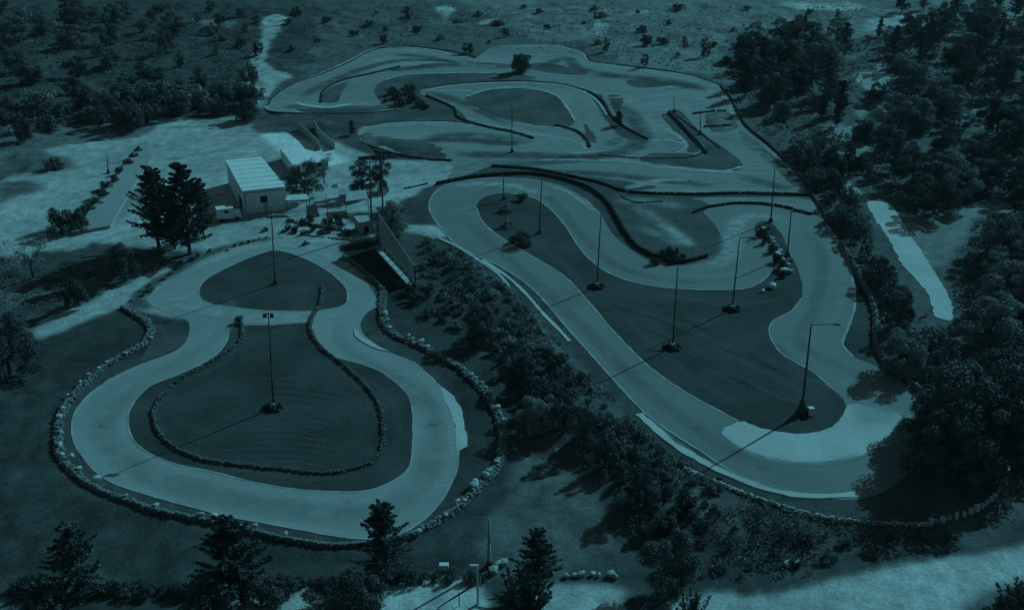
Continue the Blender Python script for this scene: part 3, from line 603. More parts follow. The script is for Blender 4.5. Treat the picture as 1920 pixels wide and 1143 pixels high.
# ------------------------------------------------------------------ trees
def leaf_quad(V, F, c, n, s, R):
    n = n.normalized(); u = n.orthogonal().normalized(); a = R.uniform(0, 6.28)
    u = (Matrix.Rotation(a, 3, n) @ u); v = n.cross(u); k = len(V); l = s*R.uniform(.7, 1.3); w_ = s*R.uniform(.35, .7)
    V += [tuple(c-u*l), tuple(c-v*w_+n*.1*s), tuple(c+u*l), tuple(c+v*w_)]; F.append((k, k+1, k+2, k+3))
def rv(R):
    while True:
        v = Vector((R.uniform(-1, 1), R.uniform(-1, 1), R.uniform(-1, 1)))
        if .05 < v.length < 1: return v.normalized()
def crown_lobes(lobes, per, s, R, up=.25):
    V = []; F = []
    for c, r in lobes:
        for _ in range(int(per*r*r)):
            d = rv(R)
            if d.z < -.35 and R.random() < .6: d.z = -d.z
            rr = r*(1-abs(R.gauss(0, .22))); rr *= 1+.18*math.sin(d.x*7+c.x*3)*math.sin(d.y*6+c.z*5)
            p = c+Vector((d.x*rr, d.y*rr, d.z*rr*.85)); leaf_quad(V, F, p, d*.8+rv(R)*.7+Vector((0, 0, up)), s, R)
    return V, F
def tree_proto(kind, seed):
    R = random.Random(seed); tk = MB(); lobes = []
    if kind == 'broad':      # unit: height 1
        tk.tube((0, 0, -.05), (.02, 0, .45), .03, .018, 7)
        n = R.randint(17, 25); gap = R.uniform(0, 6.28); tall = R.uniform(.28, .42); top = R.uniform(.62, .78)
        for i in range(n):
            a = i*2.4+R.uniform(-.5, .5); z = .12+top*(i/n)+R.uniform(-.07, .07); rr = R.uniform(.5, 1.15)*.36*math.sqrt(max(.03, 1-((z-tall)/(.95-tall))**2))*(1-.45*max(0, math.cos(a-gap)))
            c = Vector((math.cos(a)*rr, math.sin(a)*rr, z)); lobes.append((c, R.uniform(.07, .19)*(1.1-.4*z)))
            tk.tube((.02, 0, R.uniform(.25, .45)), tuple(c), .012, .004, 5)
        V, F = crown_lobes(lobes, 30000, .0155, R)
    elif kind == 'conifer':
        tk.tube((0, 0, -.05), (0, 0, .95), .022, .004, 7); V = []; F = []
        nb = 95
        for i in range(nb):
            z = .1+.86*(i/nb); L_ = (.27*(1-z)**.7+.025)*R.uniform(.6, 1.3); a = R.uniform(0, 6.28)
            d = Vector((math.cos(a), math.sin(a), R.uniform(.15, .75))); tip = Vector((0, 0, z))+d*L_
            tk.tube((0, 0, z), tuple(tip), .005, .0015, 4)
            for k in range(110):
                t = R.uniform(.15, 1.05); p = Vector((0, 0, z)).lerp(tip, t)+rv(R)*.028*(1.35-t); leaf_quad(V, F, p, rv(R)+Vector((0, 0, .5)), .014, R)
    elif kind == 'feather':   # many upright ragged limbs, like the dark trees by the shed
        V = []; F = []
        tk.tube((0, 0, -.05), (0, 0, .4), .035, .02, 7)
        for i in range(26):
            a = R.uniform(0, 6.28); sp_ = R.uniform(.04, .42); top = Vector((math.cos(a)*sp_, math.sin(a)*sp_, R.uniform(.55, 1.0)*(1-.5*sp_))); b0 = Vector((math.cos(a)*sp_*.3, math.sin(a)*sp_*.3, R.uniform(.02, .2)))
            tk.tube((0, 0, .1), tuple(b0), .012, .01, 5); tk.tube(tuple(b0), tuple(top), .01, .002, 5)
            for k in range(26):
                t = k/25; c = b0.lerp(top, t); L_ = .15*(1-t*.7)*R.uniform(.6, 1.4); d = rv(R); d.z = abs(d.z)*.9+.15
                tip = c+d*L_
                for q in range(34):
                    p = c.lerp(tip, R.random())+rv(R)*.014; leaf_quad(V, F, p, rv(R)+Vector((0, 0, .4)), .013, R)
    elif kind == 'sparse':
        tk.tube((0, 0, -.05), (.03, 0, .5), .028, .015, 6)
        for i in range(14):
            a = R.uniform(0, 6.28); rr = R.uniform(.1, .42); c = Vector((math.cos(a)*rr, math.sin(a)*rr, R.uniform(.4, .9))); lobes.append((c, R.uniform(.07, .13)))
            tk.tube((.02, 0, R.uniform(.25, .5)), tuple(c), .01, .003, 5)
        V, F = crown_lobes(lobes, 4500, .02, R)
    else:                     # shrub, height 1, wide
        n = R.randint(11, 16)
        for i in range(n):
            a = R.uniform(0, 6.28); rr = R.uniform(0, .75); c = Vector((math.cos(a)*rr, math.sin(a)*rr*.8, R.uniform(.12, .75)*(1-.5*rr))); lobes.append((c, R.uniform(.14, .3)))
            tk.tube((0, 0, 0), tuple(c), .03, .01, 4)
        V, F = crown_lobes(lobes, 2600, .045, R)
    return tk, V, F
MESH = {}
for kind, n in (('broad', 7), ('conifer', 3), ('feather', 2), ('sparse', 1), ('shrub', 5)):
    for i in range(n):
        tk, V, F = tree_proto(kind, 100+i*7+len(kind))
        tm = bpy.data.meshes.new('trunk'); tm.from_pydata(tk.v, [], tk.f); tm.materials.append(M['bark'])
        for leaf in ('leaf', 'leaf_dark', 'leaf_pale'):
            if leaf == 'leaf': 
                cm = bpy.data.meshes.new('crown'); cm.from_pydata(V, [], F)
            else: cm = MESH[(kind, i, 'leaf')][1].copy(); cm.materials.clear()
            cm.materials.append(M[leaf]); MESH[(kind, i, leaf)] = (tm, cm)
CNT = {'broad': 7, 'conifer': 3, 'feather': 2, 'sparse': 1, 'shrub': 5}
NAME = {'broad': 'broadleaf_tree', 'conifer': 'conifer_tree', 'feather': 'conifer_tree', 'sparse': 'thin_tree', 'shrub': 'shrub'}
def plant_at(p, h, kind, label, group=None, leaf='leaf', wide=1.0):
    k = rnd.randrange(CNT[kind]); tm, cm = MESH[(kind, k, leaf)]
    e = empty(NAME[kind], (p.x, p.y, ground_z(p.x, p.y)), rnd.uniform(0, 6.28))
    ws = h*wide*rnd.uniform(.92, 1.08); e.scale = (ws, ws*rnd.uniform(.9, 1.1), h)
    t = bpy.data.objects.new('stems' if kind == 'shrub' else 'trunk', tm); c = bpy.data.objects.new('crown', cm)
    for q in (t, c): COL.objects.link(q); q.parent = e
    tag(e, label, 'shrub' if kind == 'shrub' else 'tree', group)
    return e
def plant(bx, by, ytop, kind, label, group=None, leaf='leaf', wide=1.0):
    p = P(bx, by); return plant_at(p, max(.4, HT(p, ytop)), kind, label, group, leaf, wide)

# the left yard
plant(298,464,310,'conifer','dark ragged conifer left of the pair beside the shed',leaf='leaf_dark',wide=.95)
plant(356,474,302,'conifer','tall dark ragged conifer nearest the shed, right of its pair',leaf='leaf_dark',wide=1.1)
plant(382,442,334,'conifer','lower dark conifer behind the tall ragged one by the shed',leaf='leaf_dark',wide=.75)
plant(328,466,348,'conifer','low dark conifer filling the gap between the two tall ones by the shed',leaf='leaf_dark',wide=1.2)
plant(235,525,448,'broad','round dark tree standing beside the pale road on the left',leaf='leaf_dark',wide=.95)
plant(143,575,515,'broad','dark tree in the shade left of the pale road',leaf='leaf_dark',wide=1.0)
plant(62,515,438,'sparse','thin leafed tree with sky-lit gaps at the left edge of the yard',leaf='leaf_pale',wide=1.1)
plant(118,438,382,'shrub','dark bush at the lower end of the hedge in the left yard',leaf='leaf_dark',wide=.8)
plant(150,432,388,'shrub','second dark bush at the lower end of the hedge, nearer the ramp',leaf='leaf_dark',wide=.8)
plant(18,700,600,'broad','big black tree cut by the left edge of the picture',leaf='leaf_dark',wide=1.2)
plant(-12,660,560,'broad','second dark tree behind the big one at the left edge',leaf='leaf_dark',wide=1.1)
for i, (x, y, s) in enumerate([(150,405,20),(165,392,18),(178,380,16),(190,366,16),(200,350,15),(214,338,14),(226,322,12),(240,305,10),(250,292,9),(262,280,8)]):
    plant(x, y+6, y-s, 'shrub', 'small shrub in the hedge along the sloping wall of the left yard', 'hedge shrubs in the left yard', 'leaf_dark', .8)
plant(100,318,290,'shrub','lone dark bush out on the pale yard',leaf='leaf_dark',wide=.9)
# round the shed
plant(572,372,296,'broad','round leafy tree right of the white roofed shed',leaf='leaf_dark',wide=1.15)
plant(608,345,286,'sparse','bare thin tree behind the round tree by the shed',leaf='leaf',wide=.8)
plant(680,362,296,'broad','leafy tree left of the two tall masts',leaf='leaf_dark',wide=1.05)
plant(714,360,282,'broad','slender tree around the foot of the second tall mast',leaf='leaf_dark',wide=.75)
plant(735,440,372,'broad','mounded leafy shrub tree right of the hoarding top',leaf='leaf',wide=1.1)
plant(548,345,312,'shrub','low bush against the shed corner',leaf='leaf_dark',wide=.8)
plant(660,252,224,'conifer','small dark conifer in the scrub above the yard',leaf='leaf_dark',wide=1.3)
plant(1160,236,208,'conifer','small black conifer on the narrow island of the rear circuit',leaf='leaf_dark',wide=1.5)
plant(462,226,178,'broad','round dark tree at the foot of the far left track',leaf='leaf_dark',wide=1.1)
for x, y, s, l in [(585,418,22,.7),(610,420,14,.9),(590,432,16,.9),(620,434,18,.8),(630,418,22,.7),(605,438,12,1),(567,420,14,.9),(640,425,12,1),(540,432,16,.7),(556,436,14,.8),(650,440,12,1),(570,440,12,1)]:
    plant(x, y, y-s, 'shrub', 'small dark plant in the walled garden below the shed', 'plants in the walled garden', 'leaf_dark', l)
for x, y, s in [(497,434,10),(500,446,4),(487,448,4),(573,460,11),(476,452,4),(554,434,10),(533,436,8),(452,606,18),(426,470,5),(440,462,6),(455,458,6),(466,455,7)]:
    plant(x, y, y-s, 'shrub', 'tiny plant along the pale edge above the left loop', 'tiny plants at the head of the left loop', 'leaf_dark', .8)
scatter_later = 1
# infield shrubs
plant(978,376,358,'shrub','ball of shrub topmost in the right infield tip',leaf='leaf_dark',wide=.8)
plant(952,396,378,'shrub','pale flat shrub in the right infield tip',leaf='leaf_pale',wide=1.1)
plant(950,424,402,'shrub','pale round shrub in the middle of the right infield tip',leaf='leaf_pale',wide=.8)
plant(972,460,428,'shrub','largest dark shrub in the narrow end of the right infield',leaf='leaf_dark',wide=.85)
for x, y, s in [(1225,496,18),(1240,486,24),(1252,482,24),(1268,486,26),(1262,492,18),(1280,488,16),(1235,494,12)]:
    plant(x, y, y-s, 'shrub', 'dark shrub at the lower corner of the hill island', 'shrubs at the hill island corner', 'leaf_dark', .6)
for x, y, s in [(1424,444,26),(1434,456,24),(1448,474,22),(1456,492,22),(1466,506,22),(1470,520,18),(1440,440,18)]:
    plant(x, y, y-s, 'shrub', 'dark shrub among the rocks of the right hairpin', 'shrubs in the hairpin rock heap', 'leaf_dark', .55)
# rear trees standing in the open
for x, y, t, wd, l in [(978,136,92,1.1,'round dark tree in the middle of the far lanes'),(1210,126,98,.8,'dark tree on the far barrier of the rear circuit'),(1212,84,58,.9,'dark tree in the dry field beyond the rear circuit'),(1137,98,68,.6,'slender tree in the dry field beyond the far bend'),
    (1320,106,64,.6,'narrow tall tree in the dry field near the wood'),(1283,88,60,.55,'faint narrow tree in the dry field'),(880,100,76,1.2,'low round tree just beyond the far left bend'),(765,40,10,.7,'spiky dark tree at the top edge of the field'),(778,66,48,.9,'small dark tree halfway up the far field'),(720,82,60,.8,'small tree above the far left bend'),
    (1116,38,24,.8,'small dark tree far out in the field'),(555,36,10,1.0,'dark clump tree near the far dirt track'),(215,30,2,.8,'dark tree at the top of the left wood'),(1570,34,14,.9,'small tree by the bright far clearing'),(948,70,50,1.0,'pale grey tree beyond the far bend')]:
    plant(x, y, t, 'broad', l, leaf='leaf_dark', wide=wd)
for x, y, s in [(750,198,22),(770,190,26),(785,200,18),(735,178,20),(745,185,16),(800,205,12),(765,175,22),(722,192,10)]:
    plant(x, y, y-s, 'shrub', 'dark bush in the rough ground left of the oval island', 'bushes left of the oval island', 'leaf_dark', .9)
# front trees
plant(150,1120,975,'conifer','open branched conifer at the front left',leaf='leaf_dark',wide=1.25)
plant(438,1118,968,'conifer','big dark tree at the front, left of the spired conifer',leaf='leaf_dark',wide=1.45)
plant(722,1085,940,'conifer','spired dark conifer standing before the front bend of the left loop',leaf='leaf_dark',wide=1.25)
plant(668,1190,1062,'broad','dark leafy tree top below the spired conifer',leaf='leaf_dark',wide=.95)
plant(615,1200,1092,'broad','dark leafy tree top cut by the lower edge, left of its neighbour',leaf='leaf_dark',wide=.8)
plant(1008,1105,992,'conifer','leaning dark conifer right of the front gate',leaf='leaf_dark',wide=1.2)
plant(985,1160,1060,'feather','ragged dark tree below the conifer by the gate',leaf='leaf_dark',wide=1.0)
plant(1262,1115,990,'broad','black tree on the slope above the front road',leaf='leaf_dark',wide=1.0)
plant(1297,1180,1105,'feather','spiky plant top at the lower edge in front of the road',leaf='leaf_dark',wide=1.0)
plant(1900,1170,1085,'feather','dark bush cut by the lower right corner',leaf='leaf_dark',wide=1.1)
plant(1870,1160,1118,'shrub','low dark bush at the lower right corner',leaf='leaf_dark',wide=.9)
plant(60,1170,1095,'shrub','dark bush at the lower left corner',leaf='leaf_dark',wide=.8)
plant(380,1150,1070,'shrub','dark bush left of the big front tree',leaf='leaf_dark',wide=.7)
plant(490,1140,1075,'shrub','dark bush right of the big front tree',leaf='leaf_dark',wide=.7)

def scatter(poly, dmin, n, kinds, hr, label, group, leafs, wide=(.9, 1.2), excl=(), seed=1, taken=None):
    R = random.Random(seed); pw = PP(poly); xs = [p.x for p in pw]; ys = [p.y for p in pw]; got = taken if taken is not None else []; out = 0
    ex = [PP(e) for e in excl]
    def ins(q, x, y):
        c = False
        for k in range(len(q)):
            a, b = q[k], q[(k+1) % len(q)]
            if (a.y > y) != (b.y > y) and x < (b.x-a.x)*(y-a.y)/(b.y-a.y)+a.x: c = not c
        return c
    for _ in range(n*40):
        if out >= n: break
        x, y = R.uniform(min(xs), max(xs)), R.uniform(min(ys), max(ys))
        if not ins(pw, x, y) or any(ins(e, x, y) for e in ex): continue
        if any((x-a)**2+(y-b)**2 < dmin*dmin for a, b in got): continue
        got.append((x, y)); out += 1; kd = R.choice(kinds)
        plant_at(Vector((x, y, 0)), R.uniform(*hr), kd, label[kd] if isinstance(label, dict) else label, group, R.choice(leafs), R.uniform(*wide))
    return out
SLAB = [(1600,350),(1680,370),(1730,430),(1800,560),(1815,650),(1775,670),(1735,640),(1680,560),(1625,470)]
DIRT = [(1675,395),(1760,402),(1830,380),(1910,365),(1910,460),(1840,480),(1825,540),(1790,590),(1735,560),(1690,440)]
CL1 = [(1585,135),(1670,135),(1672,185),(1590,160)]
tk_ = []
scatter([(1375,90),(1470,60),(1600,75),(1600,200),(1560,270),(1470,250),(1390,190)], 5.4, 30, ['broad', 'broad', 'conifer'], (5.5, 10), 'dark tree in the dense stand behind the right end of the rear circuit', 'trees behind the rear circuit', ['leaf_dark', 'leaf'], (1.0, 1.3), seed=2, taken=tk_)
scatter([(1600,110),(1640,60),(1760,55),(1960,40),(2100,150),(2100,330),(1900,350),(1650,330),(1600,240)], 5.8, 78, ['broad', 'broad', 'conifer'], (4.5, 10.5), 'dark tree in the far right wood', 'trees of the far right wood', ['leaf_dark', 'leaf_dark', 'leaf'], (.9, 1.35), excl=[CL1, [(1600,200),(1625,200),(1600,255),(1575,255)], [(1845,115),(1885,110),(1872,142),(1840,150)]], seed=3, taken=tk_)
scatter([(1640,20),(2050,5),(2050,70),(1780,75),(1700,62)], 8, 26, ['broad', 'conifer'], (6, 9), 'far tree at the top right corner', 'trees at the top right corner', ['leaf_dark', 'leaf'], (.8, 1), excl=[[(1620,22),(1765,22),(1770,62),(1620,62)]], seed=4, taken=tk_)
scatter([(1480,280),(1560,270),(1640,340),(1610,360),(1640,450),(1700,540),(1740,610),(1780,660),(1780,760),(1700,700),(1660,640),(1650,560),(1600,460),(1545,390),(1520,330)], 3.0, 60, ['broad', 'shrub'], (2.8, 5), {'broad': 'tree in the belt between the right circuit and the slab path', 'shrub': 'shrub in the belt between the right circuit and the slab path'}, 'trees of the belt beside the slab path', ['leaf', 'leaf_dark'], (.7, 1), excl=[SLAB, [(1555,330),(1625,340),(1640,385),(1580,370)]], seed=5, taken=tk_)
scatter([(1680,330),(1900,330),(2050,360),(2050,900),(1900,870),(1780,850),(1760,760),(1790,640),(1790,590),(1750,510),(1800,460),(1820,430),(1700,400)], 5.8, 48, ['broad'], (4.5, 9.5), 'dark tree in the near right wood', 'trees of the near right wood', ['leaf_dark', 'leaf_dark', 'leaf'], (1, 1.4), excl=[SLAB, DIRT], seed=6, taken=tk_)
plant(1868,480,385,'broad','big round tree beside the bend of the dirt road',leaf='leaf',wide=1.05)
plant(1768,905,752,'broad','black tree leaning over the lower right bend, leftmost of its row',leaf='leaf_dark',wide=1.1)
plant(1838,893,705,'broad','tallest black tree behind the upright stones',leaf='leaf_dark',wide=1.1)
plant(1815,850,672,'broad','black tree rising behind the row at the lower right bend',leaf='leaf_dark',wide=1.15)
plant(1905,858,665,'broad','black tree cut by the right edge above the stones',leaf='leaf_dark',wide=1.15)
plant(1742,838,752,'broad','low dark tree on the outer verge of the lower right bend',leaf='leaf_dark',wide=1.1)
plant(1760,790,680,'broad','dark tree above the outer verge of the lower right bend',leaf='leaf_dark',wide=1.1)
plant(1690,700,610,'broad','round tree behind the stone wall of the right circuit',leaf='leaf',wide=1.0)
# left wood
lt = []
scatter([(-120,30),(200,25),(330,60),(330,120),(260,170),(60,160),(-120,150)], 8, 32, ['broad'], (4, 8.5), 'dark tree in the wood at the top left', 'trees of the top left wood', ['leaf_dark', 'leaf'], (1.0, 1.5), seed=7, taken=lt)
scatter([(130,175),(480,165),(480,215),(300,222),(240,250),(150,245)], 5, 30, ['broad', 'shrub'], (4, 7), {'broad': 'dark tree in the strip above the pale yard', 'shrub': 'dark bush in the strip above the pale yard'}, 'trees of the strip above the yard', ['leaf_dark', 'leaf'], (.9, 1.15), seed=8, taken=lt)
scatter([(-60,200),(120,200),(90,260),(-60,290)], 6, 12, ['broad', 'shrub'], (3, 5.5), {'broad': 'small tree at the left edge above the yard', 'shrub': 'bush at the left edge above the yard'}, 'trees at the left edge', ['leaf_dark', 'leaf'], (.9, 1.1), seed=9, taken=lt)
scatter([(260,20),(490,20),(480,150),(340,160),(300,80)], 9, 22, ['shrub', 'broad'], (2, 4.5), {'broad': 'small tree scattered over the far left slope', 'shrub': 'shrub scattered over the far left slope'}, 'shrubs of the far left slope', ['leaf_dark', 'leaf'], (.9, 1.1), seed=10, taken=lt)
# far fields
scatter([(540,15),(1600,10),(1450,70),(1360,120),(1120,100),(900,80),(700,85),(540,120)], 10, 38, ['shrub'], (1.2, 2.6), 'low dark shrub in the dry far field', 'shrubs of the far field', ['leaf_dark', 'leaf'], (.8, 1.2), seed=11)
# planted bank between the circuits
bt = []
scatter([(800,450),(860,480),(930,540),(1000,610),(1040,680),(1000,700),(930,640),(850,580),(790,520)], 1.8, 75, ['shrub'], (.7, 2.0), 'pale green shrub on the upper part of the bank between the circuits', 'shrubs of the upper bank', ['leaf_pale', 'leaf', 'leaf'], (.75, 1.05), seed=12, taken=bt)
scatter([(920,640),(1040,680),(1130,770),(1230,850),(1330,910),(1340,960),(1290,1040),(1230,1010),(1130,910),(1030,800),(950,710)], 1.9, 180, ['shrub', 'shrub', 'shrub', 'shrub', 'shrub', 'broad'], (.9, 2.5), {'broad': 'bushy tree on the dark middle of the bank between the circuits', 'shrub': 'dense shrub on the dark middle of the bank between the circuits'}, 'shrubs of the middle bank', ['leaf', 'leaf_dark'], (.7, .95), seed=13, taken=bt)
scatter([(975,690),(1040,770),(1110,850),(1200,960),(1170,965),(1060,860),(970,760)], 4.6, 9, ['broad'], (3.8, 5.2), 'tall dark tree along the foot of the bank', 'tall trees along the foot of the bank', ['leaf_dark'], (.8, 1), seed=17)
scatter([(1200,1000),(1330,960),(1440,1000),(1600,1020),(1800,1000),(1780,1015),(1600,1045),(1440,1075),(1240,1090)], 2.4, 80, ['shrub', 'shrub', 'shrub', 'broad'], (.9, 2.2), {'broad': 'small tree on the slope above the front road', 'shrub': 'shrub on the slope above the front road'}, 'shrubs of the front slope', ['leaf_dark', 'leaf'], (.8, 1.05), seed=14)
scatter([(740,520),(830,560),(900,640),(960,760),(900,640),(820,610),(760,570)], 3, 14, ['shrub'], (1.2, 2.4), 'shrub at the foot of the upper bank', 'shrubs at the foot of the upper bank', ['leaf', 'leaf_dark'], (.8, 1.1), seed=15)
plant(905,640,560,'broad','tree on the upper bank casting a star shaped shadow',leaf='leaf',wide=.9)
plant(1015,810,735,'broad','tall tree at the left edge of the middle bank',leaf='leaf',wide=1.1)
scatter([(30,1095),(400,1100),(640,1085),(900,1080),(900,1092),(640,1100),(400,1115),(30,1110)], 1.1, 120, ['shrub'], (.8, 1.9), 'small dark shrub in the hedge along the front edge of the grass', 'hedge shrubs along the front edge', ['leaf_dark'], (.8, 1.1), seed=16)

UEX = [[(1600,340),(1680,370),(1730,430),(1800,570),(1790,620),(1740,600),(1680,530),(1625,430)], [(1690,400),(1830,380),(1910,365),(1910,400),(1830,415),(1810,460),(1770,525),(1735,520)], [(1200,1112),(1440,1100),(1560,1068),(1700,1040),(1960,990),(2000,1300),(1200,1300)]]
scatter([(240,576),(252,553),(292,524),(345,492),(400,468),(350,500),(300,532),(276,556)], 1.6, 22, ['shrub'], (.4, 1.0), 'small shrub in the dark strip between the pale road and the left loop', 'shrubs along the pale road', ['leaf', 'leaf_dark'], (.8, 1.2), seed=21)
# undergrowth: weeds nobody could count
def undergrowth(polys, label):
    V = []; F = []; R = random.Random(5)
    for poly, n, s, hh in polys:
        pw = PP(poly); xs = [p.x for p in pw]; ys = [p.y for p in pw]
        X = np.array([R.uniform(min(xs), max(xs)) for _ in range(n)]); Y = np.array([R.uniform(min(ys), max(ys)) for _ in range(n)])
        k = inside(pw, X, Y) & (vnoise(X, Y, 6, 50)+.6*vnoise(X, Y, 2, 51) > -.1)
        for e in UEX: k &= ~inside(PP(e), X, Y)
        for x, y in zip(X[k], Y[k]):
            z = ground_z(x, y)
            for q in range(5):
                leaf_quad(V, F, Vector((x+R.uniform(-s, s), y+R.uniform(-s, s), z+R.uniform(0, hh))), rv(R)+Vector((0, 0, .3)), s, R)
    o = mesh_obj('undergrowth', V, F, M['weeds']); o['kind'] = 'stuff'; o['label'] = label; o['category'] = 'undergrowth'
undergrowth([([(800,450),(880,480),(1010,600),(1200,800),(1340,905),(1500,965),(1760,990),(1900,905),(1905,1010),(1440,1090),(1240,1080),(1080,860),(850,570),(780,500)], 60000, .13, .6),
             ([(-100,10),(490,10),(480,220),(300,225),(150,255),(-100,300)], 9000, .25, .6),
             ([(540,8),(1640,8),(1400,150),(1110,105),(880,85),(700,85),(520,140)], 5000, .2, .35),
             ([(1380,60),(1960,60),(1960,900),(1780,900),(1640,560),(1560,400),(1400,220)], 16000, .28, .7),
             ([(0,480),(180,465),(320,480),(190,550),(60,600),(0,650)], 2500, .15, .4)], 'weeds and low scrub covering the rough ground and the bank')

# ------------------------------------------------------------------ buildings
def block(name, roof_px, base_y, corner, label, cat, roofm, wallm, over=.25, rise=0.0, frames=()):
    """walls under a roof quad; corner = (x, y) ground pixel under the roof's first corner"""
    b0 = P(*corner); h = HT(b0, base_y)
    q = [P(x, y, h) for x, y in roof_px]; c = sum(q, Vector())/4; c.z = 0
    e = empty(name, c); tag(e, label, cat)
    v = []; 
    for p in q: v.append((p.x-c.x, p.y-c.y, 0))
    for p in q: v.append((p.x-c.x, p.y-c.y, h-.1))
    mesh_obj('wall', v, [(0, 1, 5, 4), (1, 2, 6, 5), (2, 3, 7, 6), (3, 0, 4, 7), (4, 5, 6, 7)], wallm, e)
    v = []
    for dz in (-.1, .12):
        for i, p in enumerate(q):
            d = Vector((p.x-c.x, p.y-c.y, 0)); d = d+d.normalized()*over; v.append((d.x, d.y, h+dz+rise*(i in (2, 3))))
    mesh_obj('roof', v, [(3, 2, 1, 0), (4, 5, 6, 7), (0, 1, 5, 4), (1, 2, 6, 5), (2, 3, 7, 6), (3, 0, 4, 7)], roofm, e)
    return e, [Vector((p.x-c.x, p.y-c.y, 0)) for p in q], h
# roof corners: front left, front right, back right, back left
shed, q, h = block('shed', [(455,358),(534,350),(490,296),(424,302)], 358, (455,402), 'white roofed shed with a plain pale gable wall and a dark side', 'shed', M['roof_white'], M['wall_pale'], .3)
def on_wall(parent, a, b, t0, t1, z0, z1, name, m, d=.06):
    u = (b-a); n = Vector((u.y, -u.x, 0)).normalized(); p0 = a+u*t0; p1 = a+u*t1
    bb = MB(); mid = (p0+p1)/2+n*d/2; bb.box((mid.x, mid.y, (z0+z1)/2), ((p1-p0).length, d, z1-z0), math.atan2(u.y, u.x)); return bb.build(name, m, parent)
wn = on_wall(shed, q[0], q[1], .40, .56, 1.9, 3.2, 'window', M['dark'])
on_wall(shed, q[0], q[1], .38, .58, 3.22, 3.34, 'window_frame', M['paint_white'], .1).parent = wn
on_wall(shed, q[0], q[1], .47, .57, .05, 1.8, 'door', M['wall_grey'], .08)
on_wall(shed, q[3], q[0], .72, .88, .05, 2.2, 'side_door', M['dark'], .08)
for k in range(7):
    pa, pb = q[0].lerp(q[3], (k+.5)/7), q[1].lerp(q[2], (k+.5)/7); MB().tube((pa.x, pa.y, h+.14), (pb.x, pb.y, h+.14), .035, .035, 5).build('roof_seam', M['roof_white'], shed)
on_wall(shed, q[0], q[1], -.01, 1.01, h-.55, h-.42, 'gutter', M['metal_pale'], .14)
on_wall(shed, q[0], q[1], .02, .05, .1, h-.5, 'downpipe', M['metal_pale'], .1)
on_wall(shed, q[0], q[1], .9, .97, .05, 1.2, 'wall_patch', M['paint_white'], .05)
e2, q2, h2 = block('store_building', [(549,309),(581,306),(556,275),(525,278)], 309, (549,330), 'low flat white roofed store behind the shed', 'building', M['roof_white'], M['wall_pale'], .2)
on_wall(e2, q2[0], q2[1], .2, .4, .05, 1.9, 'door', M['dark'])
e3, q3, h3 = block('annex_building', [(583,306),(615,301),(590,286),(559,277)], 306, (583,322), 'small pale roofed annex next to the store', 'building', M['roof_white'], M['wall_grey'], .2)
on_wall(e3, q3[0], q3[1], .3, .6, .8, 1.6, 'window', M['dark'])
e5, q5, h5 = block('block_hut', [(673,418),(700,416),(694,405),(664,406)], 418, (673,440), 'small grey block hut at the end of the garden wall', 'hut', M['kerb'], M['wall_grey'], .1)
on_wall(e5, q5[0], q5[1], .35, .65, .05, 1.5, 'door', M['dark'])
# fabric awning below the round tree
def awning(px, hgt, label, m):
    a = [P(x, y, hgt) for x, y in px]; c = sum(a, Vector())/4; c.z = 0; e = empty('awning', c); tag(e, label, 'awning')
    v = [(p.x-c.x, p.y-c.y, hgt+(.4 if i > 1 else 0)+dz) for dz in (0, .06) for i, p in enumerate(a)]
    mesh_obj('awning_cover', v, [(3, 2, 1, 0), (4, 5, 6, 7), (0, 1, 5, 4), (1, 2, 6, 5), (2, 3, 7, 6), (3, 0, 4, 7)], m, e)
    for i, p in enumerate(a): MB().tube((p.x-c.x, p.y-c.y, 0), (p.x-c.x, p.y-c.y, hgt+(.4 if i > 1 else 0)), .06, .06, 6).build('post', M['metal'], e)
awning([(536,376),(580,374),(574,368),(534,370)], 2.4, 'bright narrow awning against the right wall of the shed', M['roof_white'])
awning([(612,374),(636,370),(632,346),(616,350)], 2.6, 'pale tent like awning right of the round tree', M['kerb'])
awning([(648,378),(690,372),(686,360),(650,364)], 2.4, 'dark awning under the tree left of the masts', M['wall_grey'])

# the tall hoarding above the deep shadow
def hoarding():
    a, b = P(713,462), P(777,532); e = empty('hoarding', a); tag(e, 'long tall pale hoarding on posts throwing a deep shadow over the verge', 'hoarding')
    u = b-a; L_ = u.length; rz = math.atan2(u.y, u.x); H = 5.2; c = u/2
    H1 = 2.4; w_ = Vector((-u.y, u.x, 0)).normalized()*.07
    v = [tuple(Vector(p)+k*w_+Vector((0, 0, z))) for k in (-1, 1) for p, z in (((0, 0, 0), .75), (tuple(u), .75), (tuple(u), .75+H1), ((0, 0, 0), .75+H))]
    mesh_obj('panel', v, [(0, 1, 2, 3), (7, 6, 5, 4), (0, 4, 5, 1), (1, 5, 6, 2), (2, 6, 7, 3), (3, 7, 4, 0)], M['wall_grey'], e)
    n = Vector((-u.y, u.x, 0)).normalized()
    for i in range(9):
        p = u*(i/8)+n*.18; hh = H+(H1-H)*i/8+.75; MB().box((p.x, p.y, hh/2), (.16, .16, hh), rz).build('post', M['metal'], e)
    MB().tube((0, 0, .8+H), (u.x, u.y, .8+H1), .07, .07, 6).build('top_rail', M['metal_pale'], e)
    return e
hoarding()
ribbon('pale_strip', [(712,472),(740,502),(769,534)], 1.0, M['concrete'], .05)  # pale ribbon along the foot of the hoarding
stone_wall([(540,414),(580,422),(640,432),(690,441)], 'low wall along the front of the walled garden', seed=11, size=.35, h=.5)
stone_wall([(640,405),(672,408)], 'short wall at the back of the walled garden', seed=12, size=.35, h=.4)
stone_wall([(565,440),(620,446),(680,452),(705,450)], 'low edging wall above the track right of the garden', seed=13, size=.35, h=.35, m='kerb')
stone_wall([(135,440),(160,412),(200,365),(240,315),(268,272)], 'sloping pale wall running up the left yard beside the hedge', seed=14, size=.4, h=.5, m='kerb')

